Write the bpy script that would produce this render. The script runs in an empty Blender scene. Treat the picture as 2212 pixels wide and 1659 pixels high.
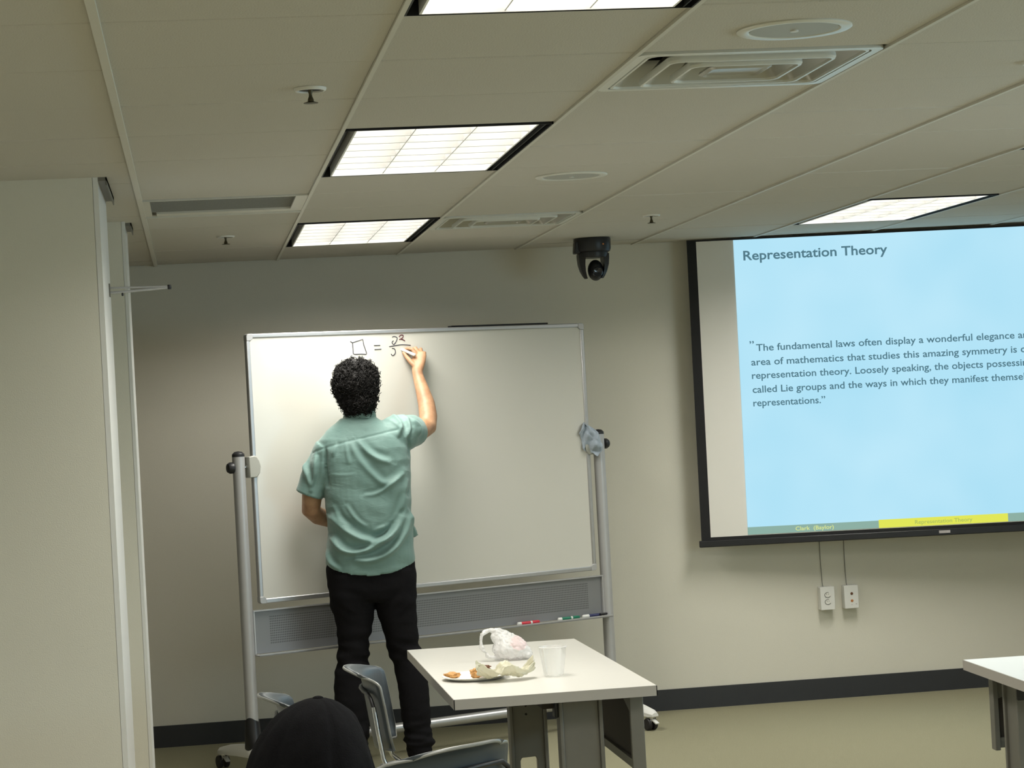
import bpy, bmesh, math, random
from mathutils import Vector, Matrix, noise
C = bpy.context.scene.collection
SC = bpy.context.scene
PI = math.pi
random.seed(7)

# ------------------------------------------------------------------ camera
cam_data = bpy.data.cameras.new('camera'); cam = bpy.data.objects.new('camera', cam_data); C.objects.link(cam)
YAW, PITCH, ROLL = .139, .0099, -.0541
CAMZ = 1.6106
cy_, sy_, cp_, sp_ = math.cos(YAW), math.sin(YAW), math.cos(PITCH), math.sin(PITCH)
fw = Vector((sy_*cp_, cy_*cp_, sp_)); rt = Vector((cy_, -sy_, 0)); up = rt.cross(fw)
c_, s_ = math.cos(ROLL), math.sin(ROLL)
RR = rt*c_ + up*s_; UU = up*c_ - rt*s_
m = Matrix.Identity(4)
for i in range(3):
    m[i][0] = RR[i]; m[i][1] = UU[i]; m[i][2] = -fw[i]
m[2][3] = CAMZ
cam.matrix_world = m
cam_data.sensor_width = 36; cam_data.lens = 36*4921.6/2212
cam_data.clip_start = .05; cam_data.clip_end = 60
SC.camera = cam

# ------------------------------------------------------------------ world / exposure
SC.view_settings.view_transform = 'Standard'; SC.view_settings.look = 'None'
SC.view_settings.exposure = 0.24; SC.view_settings.gamma = 1; SC.view_settings.use_curve_mapping = False
w = bpy.data.worlds.new('world'); SC.world = w; w.use_nodes = True
w.node_tree.nodes['Background'].inputs[0].default_value = (.5, .6, .7, 1)
w.node_tree.nodes['Background'].inputs[1].default_value = .05
LAMP_W = 23.0           # each ceiling troffer
PAN = 4.2               # glow of the lamp pan above the louver
SCREEN = 0.87           # brightness of the projected image
LAMP_COL = (1.0, .97, .885)

# ------------------------------------------------------------------ dimensions of the room
CH = 2.4179; YW = 11.576; X0 = -.1537; Y0 = 5.202; T = .6096
XR = X0 + 9*T; XL = X0 - 5*T; YB = Y0 - 10*T

# ------------------------------------------------------------------ materials
def nm(name):
    mt = bpy.data.materials.new(name); mt.use_nodes = True
    return mt, mt.node_tree, mt.node_tree.nodes['Principled BSDF']
def mat(name, col, rough=.6, metal=0, spec=.5, noise_amt=0, nscale=20, bump=0, bscale=60, coat=0, emit=None, estr=0, trans=0, ior=1.45, alpha=1, sheen=0):
    mt, nt, b = nm(name)
    b.inputs['Base Color'].default_value = (*col, 1)
    b.inputs['Roughness'].default_value = rough; b.inputs['Metallic'].default_value = metal
    b.inputs['Specular IOR Level'].default_value = spec
    b.inputs['Coat Weight'].default_value = coat
    b.inputs['Transmission Weight'].default_value = trans; b.inputs['IOR'].default_value = ior
    b.inputs['Alpha'].default_value = alpha
    b.inputs['Sheen Weight'].default_value = sheen
    if emit:
        b.inputs['Emission Color'].default_value = (*emit, 1); b.inputs['Emission Strength'].default_value = estr
    if noise_amt or bump:
        tc = nt.nodes.new('ShaderNodeTexCoord')
    if noise_amt:
        n = nt.nodes.new('ShaderNodeTexNoise'); n.inputs['Scale'].default_value = nscale; n.inputs['Detail'].default_value = 5
        nt.links.new(tc.outputs['Object'], n.inputs['Vector'])
        mx = nt.nodes.new('ShaderNodeMix'); mx.data_type = 'RGBA'
        mx.inputs['A'].default_value = (*[max(0, c*(1-noise_amt)) for c in col], 1)
        mx.inputs['B'].default_value = (*[min(1, c*(1+noise_amt)) for c in col], 1)
        nt.links.new(n.outputs['Fac'], mx.inputs['Factor']); nt.links.new(mx.outputs['Result'], b.inputs['Base Color'])
    if bump:
        n = nt.nodes.new('ShaderNodeTexNoise'); n.inputs['Scale'].default_value = bscale; n.inputs['Detail'].default_value = 4
        nt.links.new(tc.outputs['Object'], n.inputs['Vector'])
        bp = nt.nodes.new('ShaderNodeBump'); bp.inputs['Strength'].default_value = bump; bp.inputs['Distance'].default_value = .01
        nt.links.new(n.outputs['Fac'], bp.inputs['Height']); nt.links.new(bp.outputs['Normal'], b.inputs['Normal'])
    return mt
M_ = {}
M_['wall'] = mat('wall_paint', (.69, .67, .585), .85, spec=.25, noise_amt=.02, nscale=3, bump=.12, bscale=260)
M_['tile'] = mat('ceiling_tile', (.585, .56, .50), .95, spec=.1, noise_amt=.025, nscale=60, bump=.25, bscale=220)
M_['grid'] = mat('ceiling_grid', (.64, .62, .55), .5, noise_amt=.02)
M_['gap'] = mat('ceiling_void', (.10, .09, .08), .9, noise_amt=.1)
M_['carpet'] = mat('carpet', (.37, .35, .235), .98, spec=.05, noise_amt=.28, nscale=240, bump=.8, bscale=400)
M_['base'] = mat('vinyl_base', (.030, .032, .036), .5, noise_amt=.1)
M_['jamb'] = mat('white_jamb', (.72, .72, .70), .45, noise_amt=.02)
M_['white'] = mat('white_plastic', (.72, .72, .69), .4, noise_amt=.02)
M_['whitemetal'] = mat('white_enamel', (.74, .73, .68), .35, noise_amt=.02)
M_['board'] = mat('board_enamel', (.62, .61, .56), .22, spec=.5, noise_amt=.012, nscale=6)
M_['alu'] = mat('brushed_aluminium', (.52, .52, .53), .38, metal=.75, noise_amt=.05, nscale=40)
M_['post'] = mat('silver_paint', (.46, .46, .465), .38, metal=.3, noise_amt=.04, nscale=30)
M_['chrome'] = mat('chrome', (.75, .76, .78), .12, metal=1)
M_['black'] = mat('black_plastic', (.018, .018, .02), .38, noise_amt=.1)
M_['blackmatte'] = mat('black_matte', (.012, .012, .013), .8, noise_amt=.1)
M_['dark'] = mat('slot_black', (.004, .004, .005), .6, noise_amt=.1)
M_['table'] = mat('table_laminate', (.66, .645, .60), .30, spec=.4, noise_amt=.015, nscale=30)
M_['edge'] = mat('table_edge_band', (.40, .375, .345), .5, noise_amt=.02)
M_['legpaint'] = mat('table_leg_paint', (.17, .165, .145), .45, metal=.2, noise_amt=.05, nscale=30)
M_['modesty'] = mat('modesty_panel_brown', (.035, .027, .020), .7, noise_amt=.1)
M_['shell'] = mat('chair_shell', (.052, .064, .074), .38, spec=.5, noise_amt=.05, nscale=15)
M_['shell_highlight'] = mat('chair_rim_highlight', (.22, .225, .21), .35, metal=.0, noise_amt=.05)  # paler than the shell: edge highlight put into the colour
M_['screenwhite'] = mat('screen_matte', (.76, .745, .70), .9, spec=.1, noise_amt=.01)
M_['hair'] = mat('black_hair', (.010, .009, .0085), .62, spec=.22, noise_amt=.3, nscale=80)
M_['pants'] = mat('black_denim', (.0105, .010, .0115), .9, spec=.09, noise_amt=.15, nscale=120, bump=.25, bscale=300)
M_['shoe'] = mat('dark_shoe', (.02, .016, .012), .5, noise_amt=.1)
M_['cap'] = mat('black_cap_cloth', (.0075, .0075, .0085), .95, spec=.06, noise_amt=.3, nscale=60, bump=.3, bscale=500)
M_['jacket'] = mat('dark_jacket', (.03, .03, .035), .9, noise_amt=.1)
M_['brass'] = mat('sprinkler_bronze', (.10, .085, .05), .45, metal=.7, noise_amt=.1)
M_['cord'] = mat('grey_cord', (.10, .10, .09), .6, noise_amt=.05)
M_['ink'] = mat('black_marker_ink', (.03, .03, .045), .6, noise_amt=.1)
M_['inkred'] = mat('dark_red_marker_ink', (.10, .02, .03), .6, noise_amt=.1)
M_['lens'] = mat('lens_glass', (.01, .012, .02), .05, spec=.8)
M_['red'] = mat('red_plastic', (.55, .03, .05), .35, noise_amt=.05)
M_['green'] = mat('green_plastic', (.01, .16, .09), .35, noise_amt=.05)
M_['navy'] = mat('navy_plastic', (.02, .025, .09), .35, noise_amt=.05)
M_['orange'] = mat('orange_plastic', (.45, .17, .05), .5, noise_amt=.05)
M_['clampgrey'] = mat('clamp_grey', (.40, .40, .36), .4, noise_amt=.03)
M_['wheel'] = mat('caster_rubber', (.02, .018, .02), .45, noise_amt=.1)
M_['plate'] = mat('paper_plate', (.85, .83, .76), .6, noise_amt=.01)
M_['food'] = mat('breaded_food', (.58, .31, .11), .55, noise_amt=.45, nscale=90, bump=.6, bscale=120)
M_['crust'] = mat('brown_crust', (.12, .045, .015), .6, noise_amt=.3, nscale=60)
M_['metalgrille'] = mat('speaker_grille', (.42, .43, .40), .5, metal=.3, noise_amt=.08, nscale=300)
M_['ring'] = mat('speaker_ring', (.68, .68, .62), .30, spec=.5, noise_amt=.02)
M_['diff'] = mat('diffuser_enamel', (.40, .39, .34), .28, metal=.35, noise_amt=.08, nscale=6)
M_['ventg'] = mat('return_grille', (.34, .335, .30), .7, noise_amt=.15, nscale=200)
M_['tag'] = mat('silver_label', (.45, .42, .42), .4, noise_amt=.2, nscale=80)

def skin_mat():
    mt, nt, b = nm('skin')
    tc = nt.nodes.new('ShaderNodeTexCoord'); n = nt.nodes.new('ShaderNodeTexNoise'); n.inputs['Scale'].default_value = 28; n.inputs['Detail'].default_value = 6
    nt.links.new(tc.outputs['Object'], n.inputs['Vector'])
    cr = nt.nodes.new('ShaderNodeValToRGB')
    cr.color_ramp.elements[0].position = .3; cr.color_ramp.elements[0].color = (.36, .19, .105, 1)
    cr.color_ramp.elements[1].position = .7; cr.color_ramp.elements[1].color = (.50, .29, .165, 1)
    nt.links.new(n.outputs['Fac'], cr.inputs['Fac']); nt.links.new(cr.outputs['Color'], b.inputs['Base Color'])
    b.inputs['Roughness'].default_value = .5; b.inputs['Subsurface Weight'].default_value = .08
    b.inputs['Subsurface Radius'].default_value = (.02, .008, .004)
    return mt
M_['skin'] = skin_mat()
def shirt_mat():
    mt, nt, b = nm('teal_cotton')
    tc = nt.nodes.new('ShaderNodeTexCoord'); n = nt.nodes.new('ShaderNodeTexNoise'); n.inputs['Scale'].default_value = 9; n.inputs['Detail'].default_value = 8
    nt.links.new(tc.outputs['Object'], n.inputs['Vector'])
    cr = nt.nodes.new('ShaderNodeValToRGB')
    cr.color_ramp.elements[0].position = .3; cr.color_ramp.elements[0].color = (.150, .262, .238, 1)
    cr.color_ramp.elements[1].position = .7; cr.color_ramp.elements[1].color = (.185, .305, .280, 1)
    nt.links.new(n.outputs['Fac'], cr.inputs['Fac']); nt.links.new(cr.outputs['Color'], b.inputs['Base Color'])
    b.inputs['Roughness'].default_value = .62; b.inputs['Sheen Weight'].default_value = .25
    n2 = nt.nodes.new('ShaderNodeTexNoise'); n2.inputs['Scale'].default_value = 14; n2.inputs['Detail'].default_value = 3; n2.inputs['Distortion'].default_value = .8
    mp = nt.nodes.new('ShaderNodeMapping'); mp.inputs['Scale'].default_value = (1, 1, 2.6); mp.inputs['Rotation'].default_value = (0, .5, 0)
    nt.links.new(tc.outputs['Object'], mp.inputs['Vector']); nt.links.new(mp.outputs['Vector'], n2.inputs['Vector'])
    bp = nt.nodes.new('ShaderNodeBump'); bp.inputs['Strength'].default_value = .18; bp.inputs['Distance'].default_value = .012
    nt.links.new(n2.outputs['Fac'], bp.inputs['Height']); nt.links.new(bp.outputs['Normal'], b.inputs['Normal'])
    return mt
M_['shirt'] = shirt_mat()
def perf_mat():
    # painted steel sheet with rows of fine perforations away from its border
    mt, nt, b = nm('perforated_steel')
    b.inputs['Metallic'].default_value = .35; b.inputs['Roughness'].default_value = .45
    tc = nt.nodes.new('ShaderNodeTexCoord'); sp = nt.nodes.new('ShaderNodeSeparateXYZ'); nt.links.new(tc.outputs['Object'], sp.inputs[0])
    def mth(op, a, bb=None):
        k = nt.nodes.new('ShaderNodeMath'); k.operation = op
        for q, v in ((0, a), (1, bb)):
            if v is None: continue
            if isinstance(v, (int, float)): k.inputs[q].default_value = v
            else: nt.links.new(v, k.inputs[q])
        return k.outputs[0]
    sx = mth('ABSOLUTE', mth('SUBTRACT', mth('FRACT', mth('MULTIPLY', sp.outputs['X'], 110.)), .5))
    sz = mth('ABSOLUTE', mth('SUBTRACT', mth('FRACT', mth('MULTIPLY', sp.outputs['Z'], 92.)), .5))
    r = mth('SQRT', mth('ADD', mth('MULTIPLY', sx, sx), mth('MULTIPLY', sz, sz)))
    hole = mth('LESS_THAN', r, .33)
    inx = mth('LESS_THAN', mth('ABSOLUTE', sp.outputs['X']), .875)
    inz = mth('LESS_THAN', mth('ABSOLUTE', mth('SUBTRACT', sp.outputs['Z'], .652)), .066)
    fac = mth('MULTIPLY', hole, mth('MULTIPLY', inx, inz))
    mx = nt.nodes.new('ShaderNodeMix'); mx.data_type = 'RGBA'
    mx.inputs['A'].default_value = (.25, .255, .265, 1); mx.inputs['B'].default_value = (.12, .12, .125, 1)
    nt.links.new(fac, mx.inputs['Factor']); nt.links.new(mx.outputs['Result'], b.inputs['Base Color'])
    return mt
M_['perf'] = perf_mat()
def emit_mat(name, col, s, var=0):
    mt = bpy.data.materials.new(name); mt.use_nodes = True; nt = mt.node_tree; nt.nodes.clear()
    o = nt.nodes.new('ShaderNodeOutputMaterial'); e = nt.nodes.new('ShaderNodeEmission')
    e.inputs[0].default_value = (*col, 1); e.inputs[1].default_value = s
    nt.links.new(e.outputs[0], o.inputs[0])
    if var:
        tc = nt.nodes.new('ShaderNodeTexCoord'); n = nt.nodes.new('ShaderNodeTexNoise'); n.inputs['Scale'].default_value = 1.6; n.inputs['Detail'].default_value = 2
        nt.links.new(tc.outputs['Object'], n.inputs['Vector'])
        mx = nt.nodes.new('ShaderNodeMix'); mx.data_type = 'RGBA'
        mx.inputs['A'].default_value = (*[c*(1-var*k) for c, k in zip(col, (1.6, .7, .4))], 1); mx.inputs['B'].default_value = (*[c*(1+var*k) for c, k in zip(col, (1.6, .6, .3))], 1)
        nt.links.new(n.outputs['Fac'], mx.inputs['Factor']); nt.links.new(mx.outputs['Result'], e.inputs[0])
    return mt
M_['pan'] = emit_mat('lamp_pan', (1, .975, .93), PAN)
M_['slide'] = emit_mat('projected_slide', (.455, .77, .92), SCREEN, .16)
M_['slidetext'] = emit_mat('projected_text', (.085, .19, .24), SCREEN)
M_['slidegreen'] = emit_mat('projected_green_bar', (.26, .42, .36), SCREEN)
M_['slideyellow'] = emit_mat('projected_yellow_bar', (.74, .78, .10), SCREEN)
M_['slideytext'] = emit_mat('projected_yellow_text', (.70, .78, .28), SCREEN)
M_['slidegtext'] = emit_mat('projected_olive_text', (.40, .50, .12), SCREEN)
M_['daylight'] = emit_mat('overcast_daylight', (.60, .86, 1.0), 4.5)
def louver_mat():
    return mat('louver_enamel', (.88, .87, .84), .4, noise_amt=.01)
M_['louver'] = louver_mat()
def thin_plastic(name, col, tr, rough=.1, mixw=.6):
    mt = bpy.data.materials.new(name); mt.use_nodes = True; nt = mt.node_tree; nt.nodes.clear()
    o = nt.nodes.new('ShaderNodeOutputMaterial'); t = nt.nodes.new('ShaderNodeBsdfTransparent'); g = nt.nodes.new('ShaderNodeBsdfGlossy')
    d = nt.nodes.new('ShaderNodeBsdfDiffuse'); tl = nt.nodes.new('ShaderNodeBsdfTranslucent')
    d.inputs[0].default_value = (*col, 1); tl.inputs[0].default_value = (*col, 1); g.inputs['Roughness'].default_value = rough
    tc = nt.nodes.new('ShaderNodeTexCoord'); n = nt.nodes.new('ShaderNodeTexNoise'); n.inputs['Scale'].default_value = 25
    nt.links.new(tc.outputs['Object'], n.inputs['Vector'])
    bp = nt.nodes.new('ShaderNodeBump'); bp.inputs['Strength'].default_value = .5; bp.inputs['Distance'].default_value = .004
    nt.links.new(n.outputs['Fac'], bp.inputs['Height'])
    for q in (g, d, tl): nt.links.new(bp.outputs['Normal'], q.inputs['Normal'])
    a = nt.nodes.new('ShaderNodeMixShader'); a.inputs[0].default_value = .4
    nt.links.new(d.outputs[0], a.inputs[1]); nt.links.new(tl.outputs[0], a.inputs[2])
    b = nt.nodes.new('ShaderNodeMixShader'); fr = nt.nodes.new('ShaderNodeFresnel'); fr.inputs[0].default_value = 1.5
    nt.links.new(fr.outputs[0], b.inputs[0]); nt.links.new(a.outputs[0], b.inputs[1]); nt.links.new(g.outputs[0], b.inputs[2])
    c = nt.nodes.new('ShaderNodeMixShader'); c.inputs[0].default_value = tr
    nt.links.new(b.outputs[0], c.inputs[1]); nt.links.new(t.outputs[0], c.inputs[2]); nt.links.new(c.outputs[0], o.inputs[0])
    return mt
M_['bag'] = thin_plastic('bag_film', (.97, .96, .95), .18, .25)
M_['bagprint'] = thin_plastic('bag_pink_print', (.97, .80, .80), .10, .25)
M_['cup'] = thin_plastic('clear_cup', (.92, .92, .90), .72, .06)
M_['paper'] = thin_plastic('waxed_paper', (.86, .83, .66), .05, .5)
M_['rag'] = mat('blue_grey_cloth', (.36, .42, .49), .9, noise_amt=.08, nscale=30, bump=.3, bscale=200, sheen=.2)

# ------------------------------------------------------------------ mesh helpers
class MB:
    def __init__(s): s.v = []; s.f = []; s.smooth = False
    def add(s, vs, fs):
        o = len(s.v); s.v += [tuple(v) for v in vs]; s.f += [tuple(i+o for i in f) for f in fs]; return s
    def box(s, x0, x1, y0, y1, z0, z1):
        v = [(x, y, z) for z in (z0, z1) for y in (y0, y1) for x in (x0, x1)]
        return s.add(v, [(0, 2, 3, 1), (4, 5, 7, 6), (0, 1, 5, 4), (2, 6, 7, 3), (0, 4, 6, 2), (1, 3, 7, 5)])
    def obox(s, c, ax, ay, az, hx, hy, hz):
        c, ax, ay, az = Vector(c), Vector(ax).normalized(), Vector(ay).normalized(), Vector(az).normalized()
        v = [c+ax*hx*i+ay*hy*j+az*hz*k for k in (-1, 1) for j in (-1, 1) for i in (-1, 1)]
        return s.add(v, [(0, 2, 3, 1), (4, 5, 7, 6), (0, 1, 5, 4), (2, 6, 7, 3), (0, 4, 6, 2), (1, 3, 7, 5)])
    def rings(s, R, cap=True, closed=True):
        n = len(R[0]); vs = [p for r in R for p in r]; fs = []
        for i in range(len(R)-1):
            for k in range(n if closed else n-1):
                a, b = i*n+k, i*n+(k+1) % n
                fs.append((a, b, b+n, a+n))
        if cap and closed:
            fs.append(tuple(reversed(range(n)))); o = (len(R)-1)*n; fs.append(tuple(range(o, o+n)))
        return s.add(vs, fs)
    def lathe(s, prof, c=(0, 0, 0), n=24, axis='Z', cap=True):
        R = []
        for r, h in prof:
            ring = []
            for k in range(n):
                a = 2*PI*k/n; x, y = r*math.cos(a), r*math.sin(a)
                p = (x, y, h) if axis == 'Z' else ((h, x, y) if axis == 'X' else (y, h, x))
                ring.append((p[0]+c[0], p[1]+c[1], p[2]+c[2]))
            R.append(ring)
        return s.rings(R, cap)
    def tube(s, path, r, n=10, cap=True, flat=None):
        P = [Vector(p) for p in path]; rs = r if isinstance(r, (list, tuple)) else [r]*len(P)
        R = []; prev = None
        for i, p in enumerate(P):
            t = (P[min(i+1, len(P)-1)]-P[max(i-1, 0)]).normalized()
            if prev is None:
                u = Vector((0, 0, 1)).cross(t) if abs(t.z) < .95 else Vector((1, 0, 0)).cross(t)
            else: u = prev - t*prev.dot(t)
            u.normalize(); prev = u; v = t.cross(u)
            ring = []
            for k in range(n):
                a = 2*PI*k/n
                rx, ry = (rs[i], rs[i]) if not isinstance(rs[i], (tuple, list)) else rs[i]
                ring.append(p+u*rx*math.cos(a)+v*ry*math.sin(a))
            R.append(ring)
        return s.rings(R, cap)
    def ell(s, R):      # R: list of (centre, axis_a vector, axis_b vector)
        out = []; n = 28
        for c, a, b in R:
            c, a, b = Vector(c), Vector(a), Vector(b)
            out.append([c+a*math.cos(2*PI*k/n)+b*math.sin(2*PI*k/n) for k in range(n)])
        return s.rings(out)
    def sphere(s, c, r, n=16, m_=10, R=(1, 1, 1)):
        prof = [(max(1e-4, math.sin(PI*i/m_)), -math.cos(PI*i/m_)) for i in range(m_+1)]
        rr = []
        for q, h in prof:
            rr.append([(c[0]+r*R[0]*q*math.cos(2*PI*k/n), c[1]+r*R[1]*q*math.sin(2*PI*k/n), c[2]+r*R[2]*h) for k in range(n)])
        return s.rings(rr)
    def prism(s, poly, h0, h1, axis='Z'):
        def f(p, h): return (p[0], p[1], h) if axis == 'Z' else ((h, p[0], p[1]) if axis == 'X' else (p[0], h, p[1]))
        n = len(poly)
        vs = [f(p, h0) for p in poly]+[f(p, h1) for p in poly]
        fs = [tuple(range(n)), tuple(reversed(range(n, 2*n)))]+[(i, i+n, (i+1) % n+n, (i+1) % n) for i in range(n)]
        return s.add(vs, fs)
def mesh(name, mb, material, smooth=None, origin=(0, 0, 0), autos=True):
    me = bpy.data.meshes.new(name)
    me.from_pydata([(v[0]-origin[0], v[1]-origin[1], v[2]-origin[2]) for v in mb.v], [], mb.f); me.update()
    bm = bmesh.new(); bm.from_mesh(me); bmesh.ops.recalc_face_normals(bm, faces=bm.faces)
    if smooth:
        for f in bm.faces: f.smooth = True
        for e in bm.edges:
            if len(e.link_faces) == 2 and e.calc_face_angle(0) > math.radians(smooth): e.smooth = False
    bm.to_mesh(me); bm.free()
    if material is not None: me.materials.append(material)
    return me
def wl(o):
    p = Vector((0, 0, 0))
    while o is not None: p += o.location; o = o.parent
    return p
def obj(name, mb, material, parent=None, smooth=35, bevel=0, local=False, origin=None, seg=2):
    """one mesh object. Vertices are world coordinates (or the parent's local ones with local=True)"""
    if isinstance(mb, MB):
        if origin is None:
            if local and parent: origin = (0, 0, 0)
            else: origin = tuple(wl(parent)) if parent else base_of(mb.v)
        me = mesh(name, mb, material, smooth, origin)
    else: me = mb; origin = (0, 0, 0) if origin is None else origin
    o = bpy.data.objects.new(name, me); C.objects.link(o)
    if parent is not None:
        o.parent = parent
        if not local: o.location = Vector(origin) - wl(parent)
        else: o.location = origin
    else: o.location = origin
    if bevel:
        b = o.modifiers.new('bevel', 'BEVEL'); b.width = bevel; b.segments = seg; b.limit_method = 'ANGLE'; b.angle_limit = math.radians(40)
        b.harden_normals = False
    return o
def base_of(v):
    xs = [p[0] for p in v]; ys = [p[1] for p in v]; zs = [p[2] for p in v]
    return ((min(xs)+max(xs))/2, (min(ys)+max(ys))/2, min(zs))
def tag(o, label=None, cat=None, group=None, kind=None):
    for k, v in (('label', label), ('category', cat), ('group', group), ('kind', kind)):
        if v: o[k] = v
    return o
def thing(name, label, cat, loc=(0, 0, 0), rz=0, group=None):
    o = bpy.data.objects.new(name, None); C.objects.link(o); o.location = loc; o.rotation_euler = (0, 0, rz); o.empty_display_size = .1
    return tag(o, label, cat, group)
def struct(name, mb, material, **k): return tag(obj(name, mb, material, None, **k), kind='structure')
def copy_tree(o, loc, rz, label):
    r = o.copy(); C.objects.link(r); r.location = loc; r.rotation_euler = (0, 0, rz); r['label'] = label
    for ch in list(o.children):
        c = ch.copy(); C.objects.link(c); c.parent = r
        for g in list(ch.children):
            d = g.copy(); C.objects.link(d); d.parent = c
    return r
def blend_mesh(name, mb, voxel, smooth_it=4, fac=.5, material=None, fn=None, origin=(0, 0, 0)):
    """voxel-remesh overlapping closed shapes into one continuous skin"""
    tmp = bpy.data.objects.new('tmp', mesh('tmp', mb, None)); C.objects.link(tmp)
    r = tmp.modifiers.new('r', 'REMESH'); r.mode = 'VOXEL'; r.voxel_size = voxel
    if smooth_it:
        s = tmp.modifiers.new('s', 'SMOOTH'); s.factor = fac; s.iterations = smooth_it
    dg = bpy.context.evaluated_depsgraph_get(); dg.update()
    me = bpy.data.meshes.new_from_object(tmp.evaluated_get(dg)); me.name = name
    bpy.data.objects.remove(tmp)
    if fn:
        ns = [v.normal.copy() for v in me.vertices]
        for v, n in zip(me.vertices, ns): v.co = fn(v.co, n)
    if origin != (0, 0, 0):
        for v in me.vertices: v.co -= Vector(origin)
    for p in me.polygons: p.use_smooth = True
    me.materials.clear(); me.materials.append(material)
    me.update()
    return me

# ================================================================== SETTING
struct('floor', MB().box(XL-.2, XR+.2, YB-.2, YW+.2, -.1, 0), M_['carpet'], origin=(0, 0, 0))
struct('wall_back', MB().box(XL-.2, XR+.2, YW, YW+.15, 0, CH+.15), M_['wall'], origin=(0, YW, 0))
struct('wall_right', MB().box(XR, XR+.15, YB-.2, 2.2, 0, CH+.15).box(XR, XR+.15, 6.6, YW, 0, CH+.15).box(XR, XR+.15, 2.2, 6.6, 0, .95).box(XR, XR+.15, 2.2, 6.6, 2.1, CH+.15), M_['wall'], origin=(XR, 0, 0))
struct('wall_front', MB().box(XL-.2, XR+.2, YB-.15, YB, 0, CH+.15), M_['wall'], origin=(0, YB, 0))
struct('wall_left', MB().box(XL-.15, XL, YB-.2, YW, 0, CH+.15), M_['wall'], origin=(XL, 0, 0))
wn = struct('window_1', MB().box(XR+.02, XR+.07, 2.2, 2.26, .95, 2.1).box(XR+.02, XR+.07, 6.54, 6.6, .95, 2.1).box(XR+.02, XR+.07, 4.36, 4.44, .95, 2.1).box(XR+.02, XR+.07, 2.2, 6.6, .95, 1.0).box(XR+.02, XR+.07, 2.2, 6.6, 2.05, 2.1), M_['whitemetal'], origin=(XR, 4.4, .95))
obj('window_pane', MB().box(XR+.07, XR+.08, 2.2, 6.6, .95, 2.1), M_['daylight'], wn)
# left side: two wall ends with a recess between them
struct('wall_left_near_end', MB().box(XL, -.285, 7.42, 8.10, 0, CH+.02), M_['wall'], origin=(-.285, 7.42, 0))
struct('trim_1', MB().box(-.286, -.268, 7.42, 8.10, 0, CH), M_['jamb'], origin=(-.285, 7.42, 0))
struct('wall_left_far_end', MB().box(XL, -.245, 9.05, 9.40, 0, CH+.02), M_['wall'], origin=(-.285, 9.05, 0))
struct('trim_2', MB().box(-.246, -.232, 9.05, 9.40, 0, CH), M_['jamb'], origin=(-.24, 9.05, 0))
struct('wall_left_recess', MB().box(XL, -.60, 8.10, 9.05, 0, CH+.02), M_['wall'], origin=(-.6, 8.1, 0))
struct('trim_3', MB().box(-.268, -.240, 7.42, 8.10, CH-.012, CH).box(-.244, -.240, 7.42, 8.10, CH-.026, CH), M_['legpaint'], origin=(-.26, 7.42, CH))
struct('trim_4', MB().box(-.232, -.208, 9.12, 9.40, CH-.012, CH).box(-.212, -.208, 9.12, 9.40, CH-.026, CH), M_['legpaint'], origin=(-.22, 9.12, CH))
struct('baseboard_back', MB().box(XL, XR, YW-.012, YW, 0, .108), M_['base'], origin=(0, YW, 0))
struct('baseboard_right', MB().box(XR-.012, XR, YB, YW-.012, 0, .108), M_['base'], origin=(XR, 0, 0))

# ---- ceiling: slab, then every tile its own piece, then the runners of the grid
LIGHTS = [(1, -8), (1, -3), (1, 2), (1, 7), (5, -8), (5, -3), (5, 2), (5, 7), (-3, -8), (-3, -3)]
ceil = struct('ceiling', MB().box(XL-.2, XR+.2, YB-.2, YW+.2, CH+.16, CH+.22), M_['gap'], origin=(0, 0, CH+.2))
skip = set()
for i, j in LIGHTS: skip |= {(i, j), (i, j+1)}
skip |= {(0, 5), (2, 0), (2, 7)}
tile_me = mesh('tile', MB().box(.004, T-.004, .0035, T-.0035, 0, .014), M_['tile'], None)
bmt = bmesh.new(); bmt.from_mesh(tile_me)
bmesh.ops.bevel(bmt, geom=[e for e in bmt.edges if e.verts[0].co.z < .001 and e.verts[1].co.z < .001], offset=.003, segments=1, affect='EDGES'); bmt.to_mesh(tile_me); bmt.free()
tile_cut = mesh('tile', MB().box(.004, T-.004, .0035, YW-Y0-10*T-.004, 0, .014), M_['tile'], None)
for i in range(-5, 9):
    for j in range(-10, 11):
        if (i, j) in skip: continue
        o = bpy.data.objects.new('tile', tile_cut if j == 10 else tile_me); C.objects.link(o); o.parent = ceil
        o.location = (X0+i*T, Y0+j*T, -.2 + (.0015 if (i*7+j*3) % 4 == 0 else 0))
for i in range(-4, 9):
    wd = .019 if i == 0 else .0115
    x = X0+i*T
    obj('runner', MB().box(x-wd/2, x+wd/2, YB, YW, CH-(.009 if i == 0 else .006), CH+.003).box(x-.0015, x+.0015, YB, YW, CH, CH+.035), M_['grid'], ceil)

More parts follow.
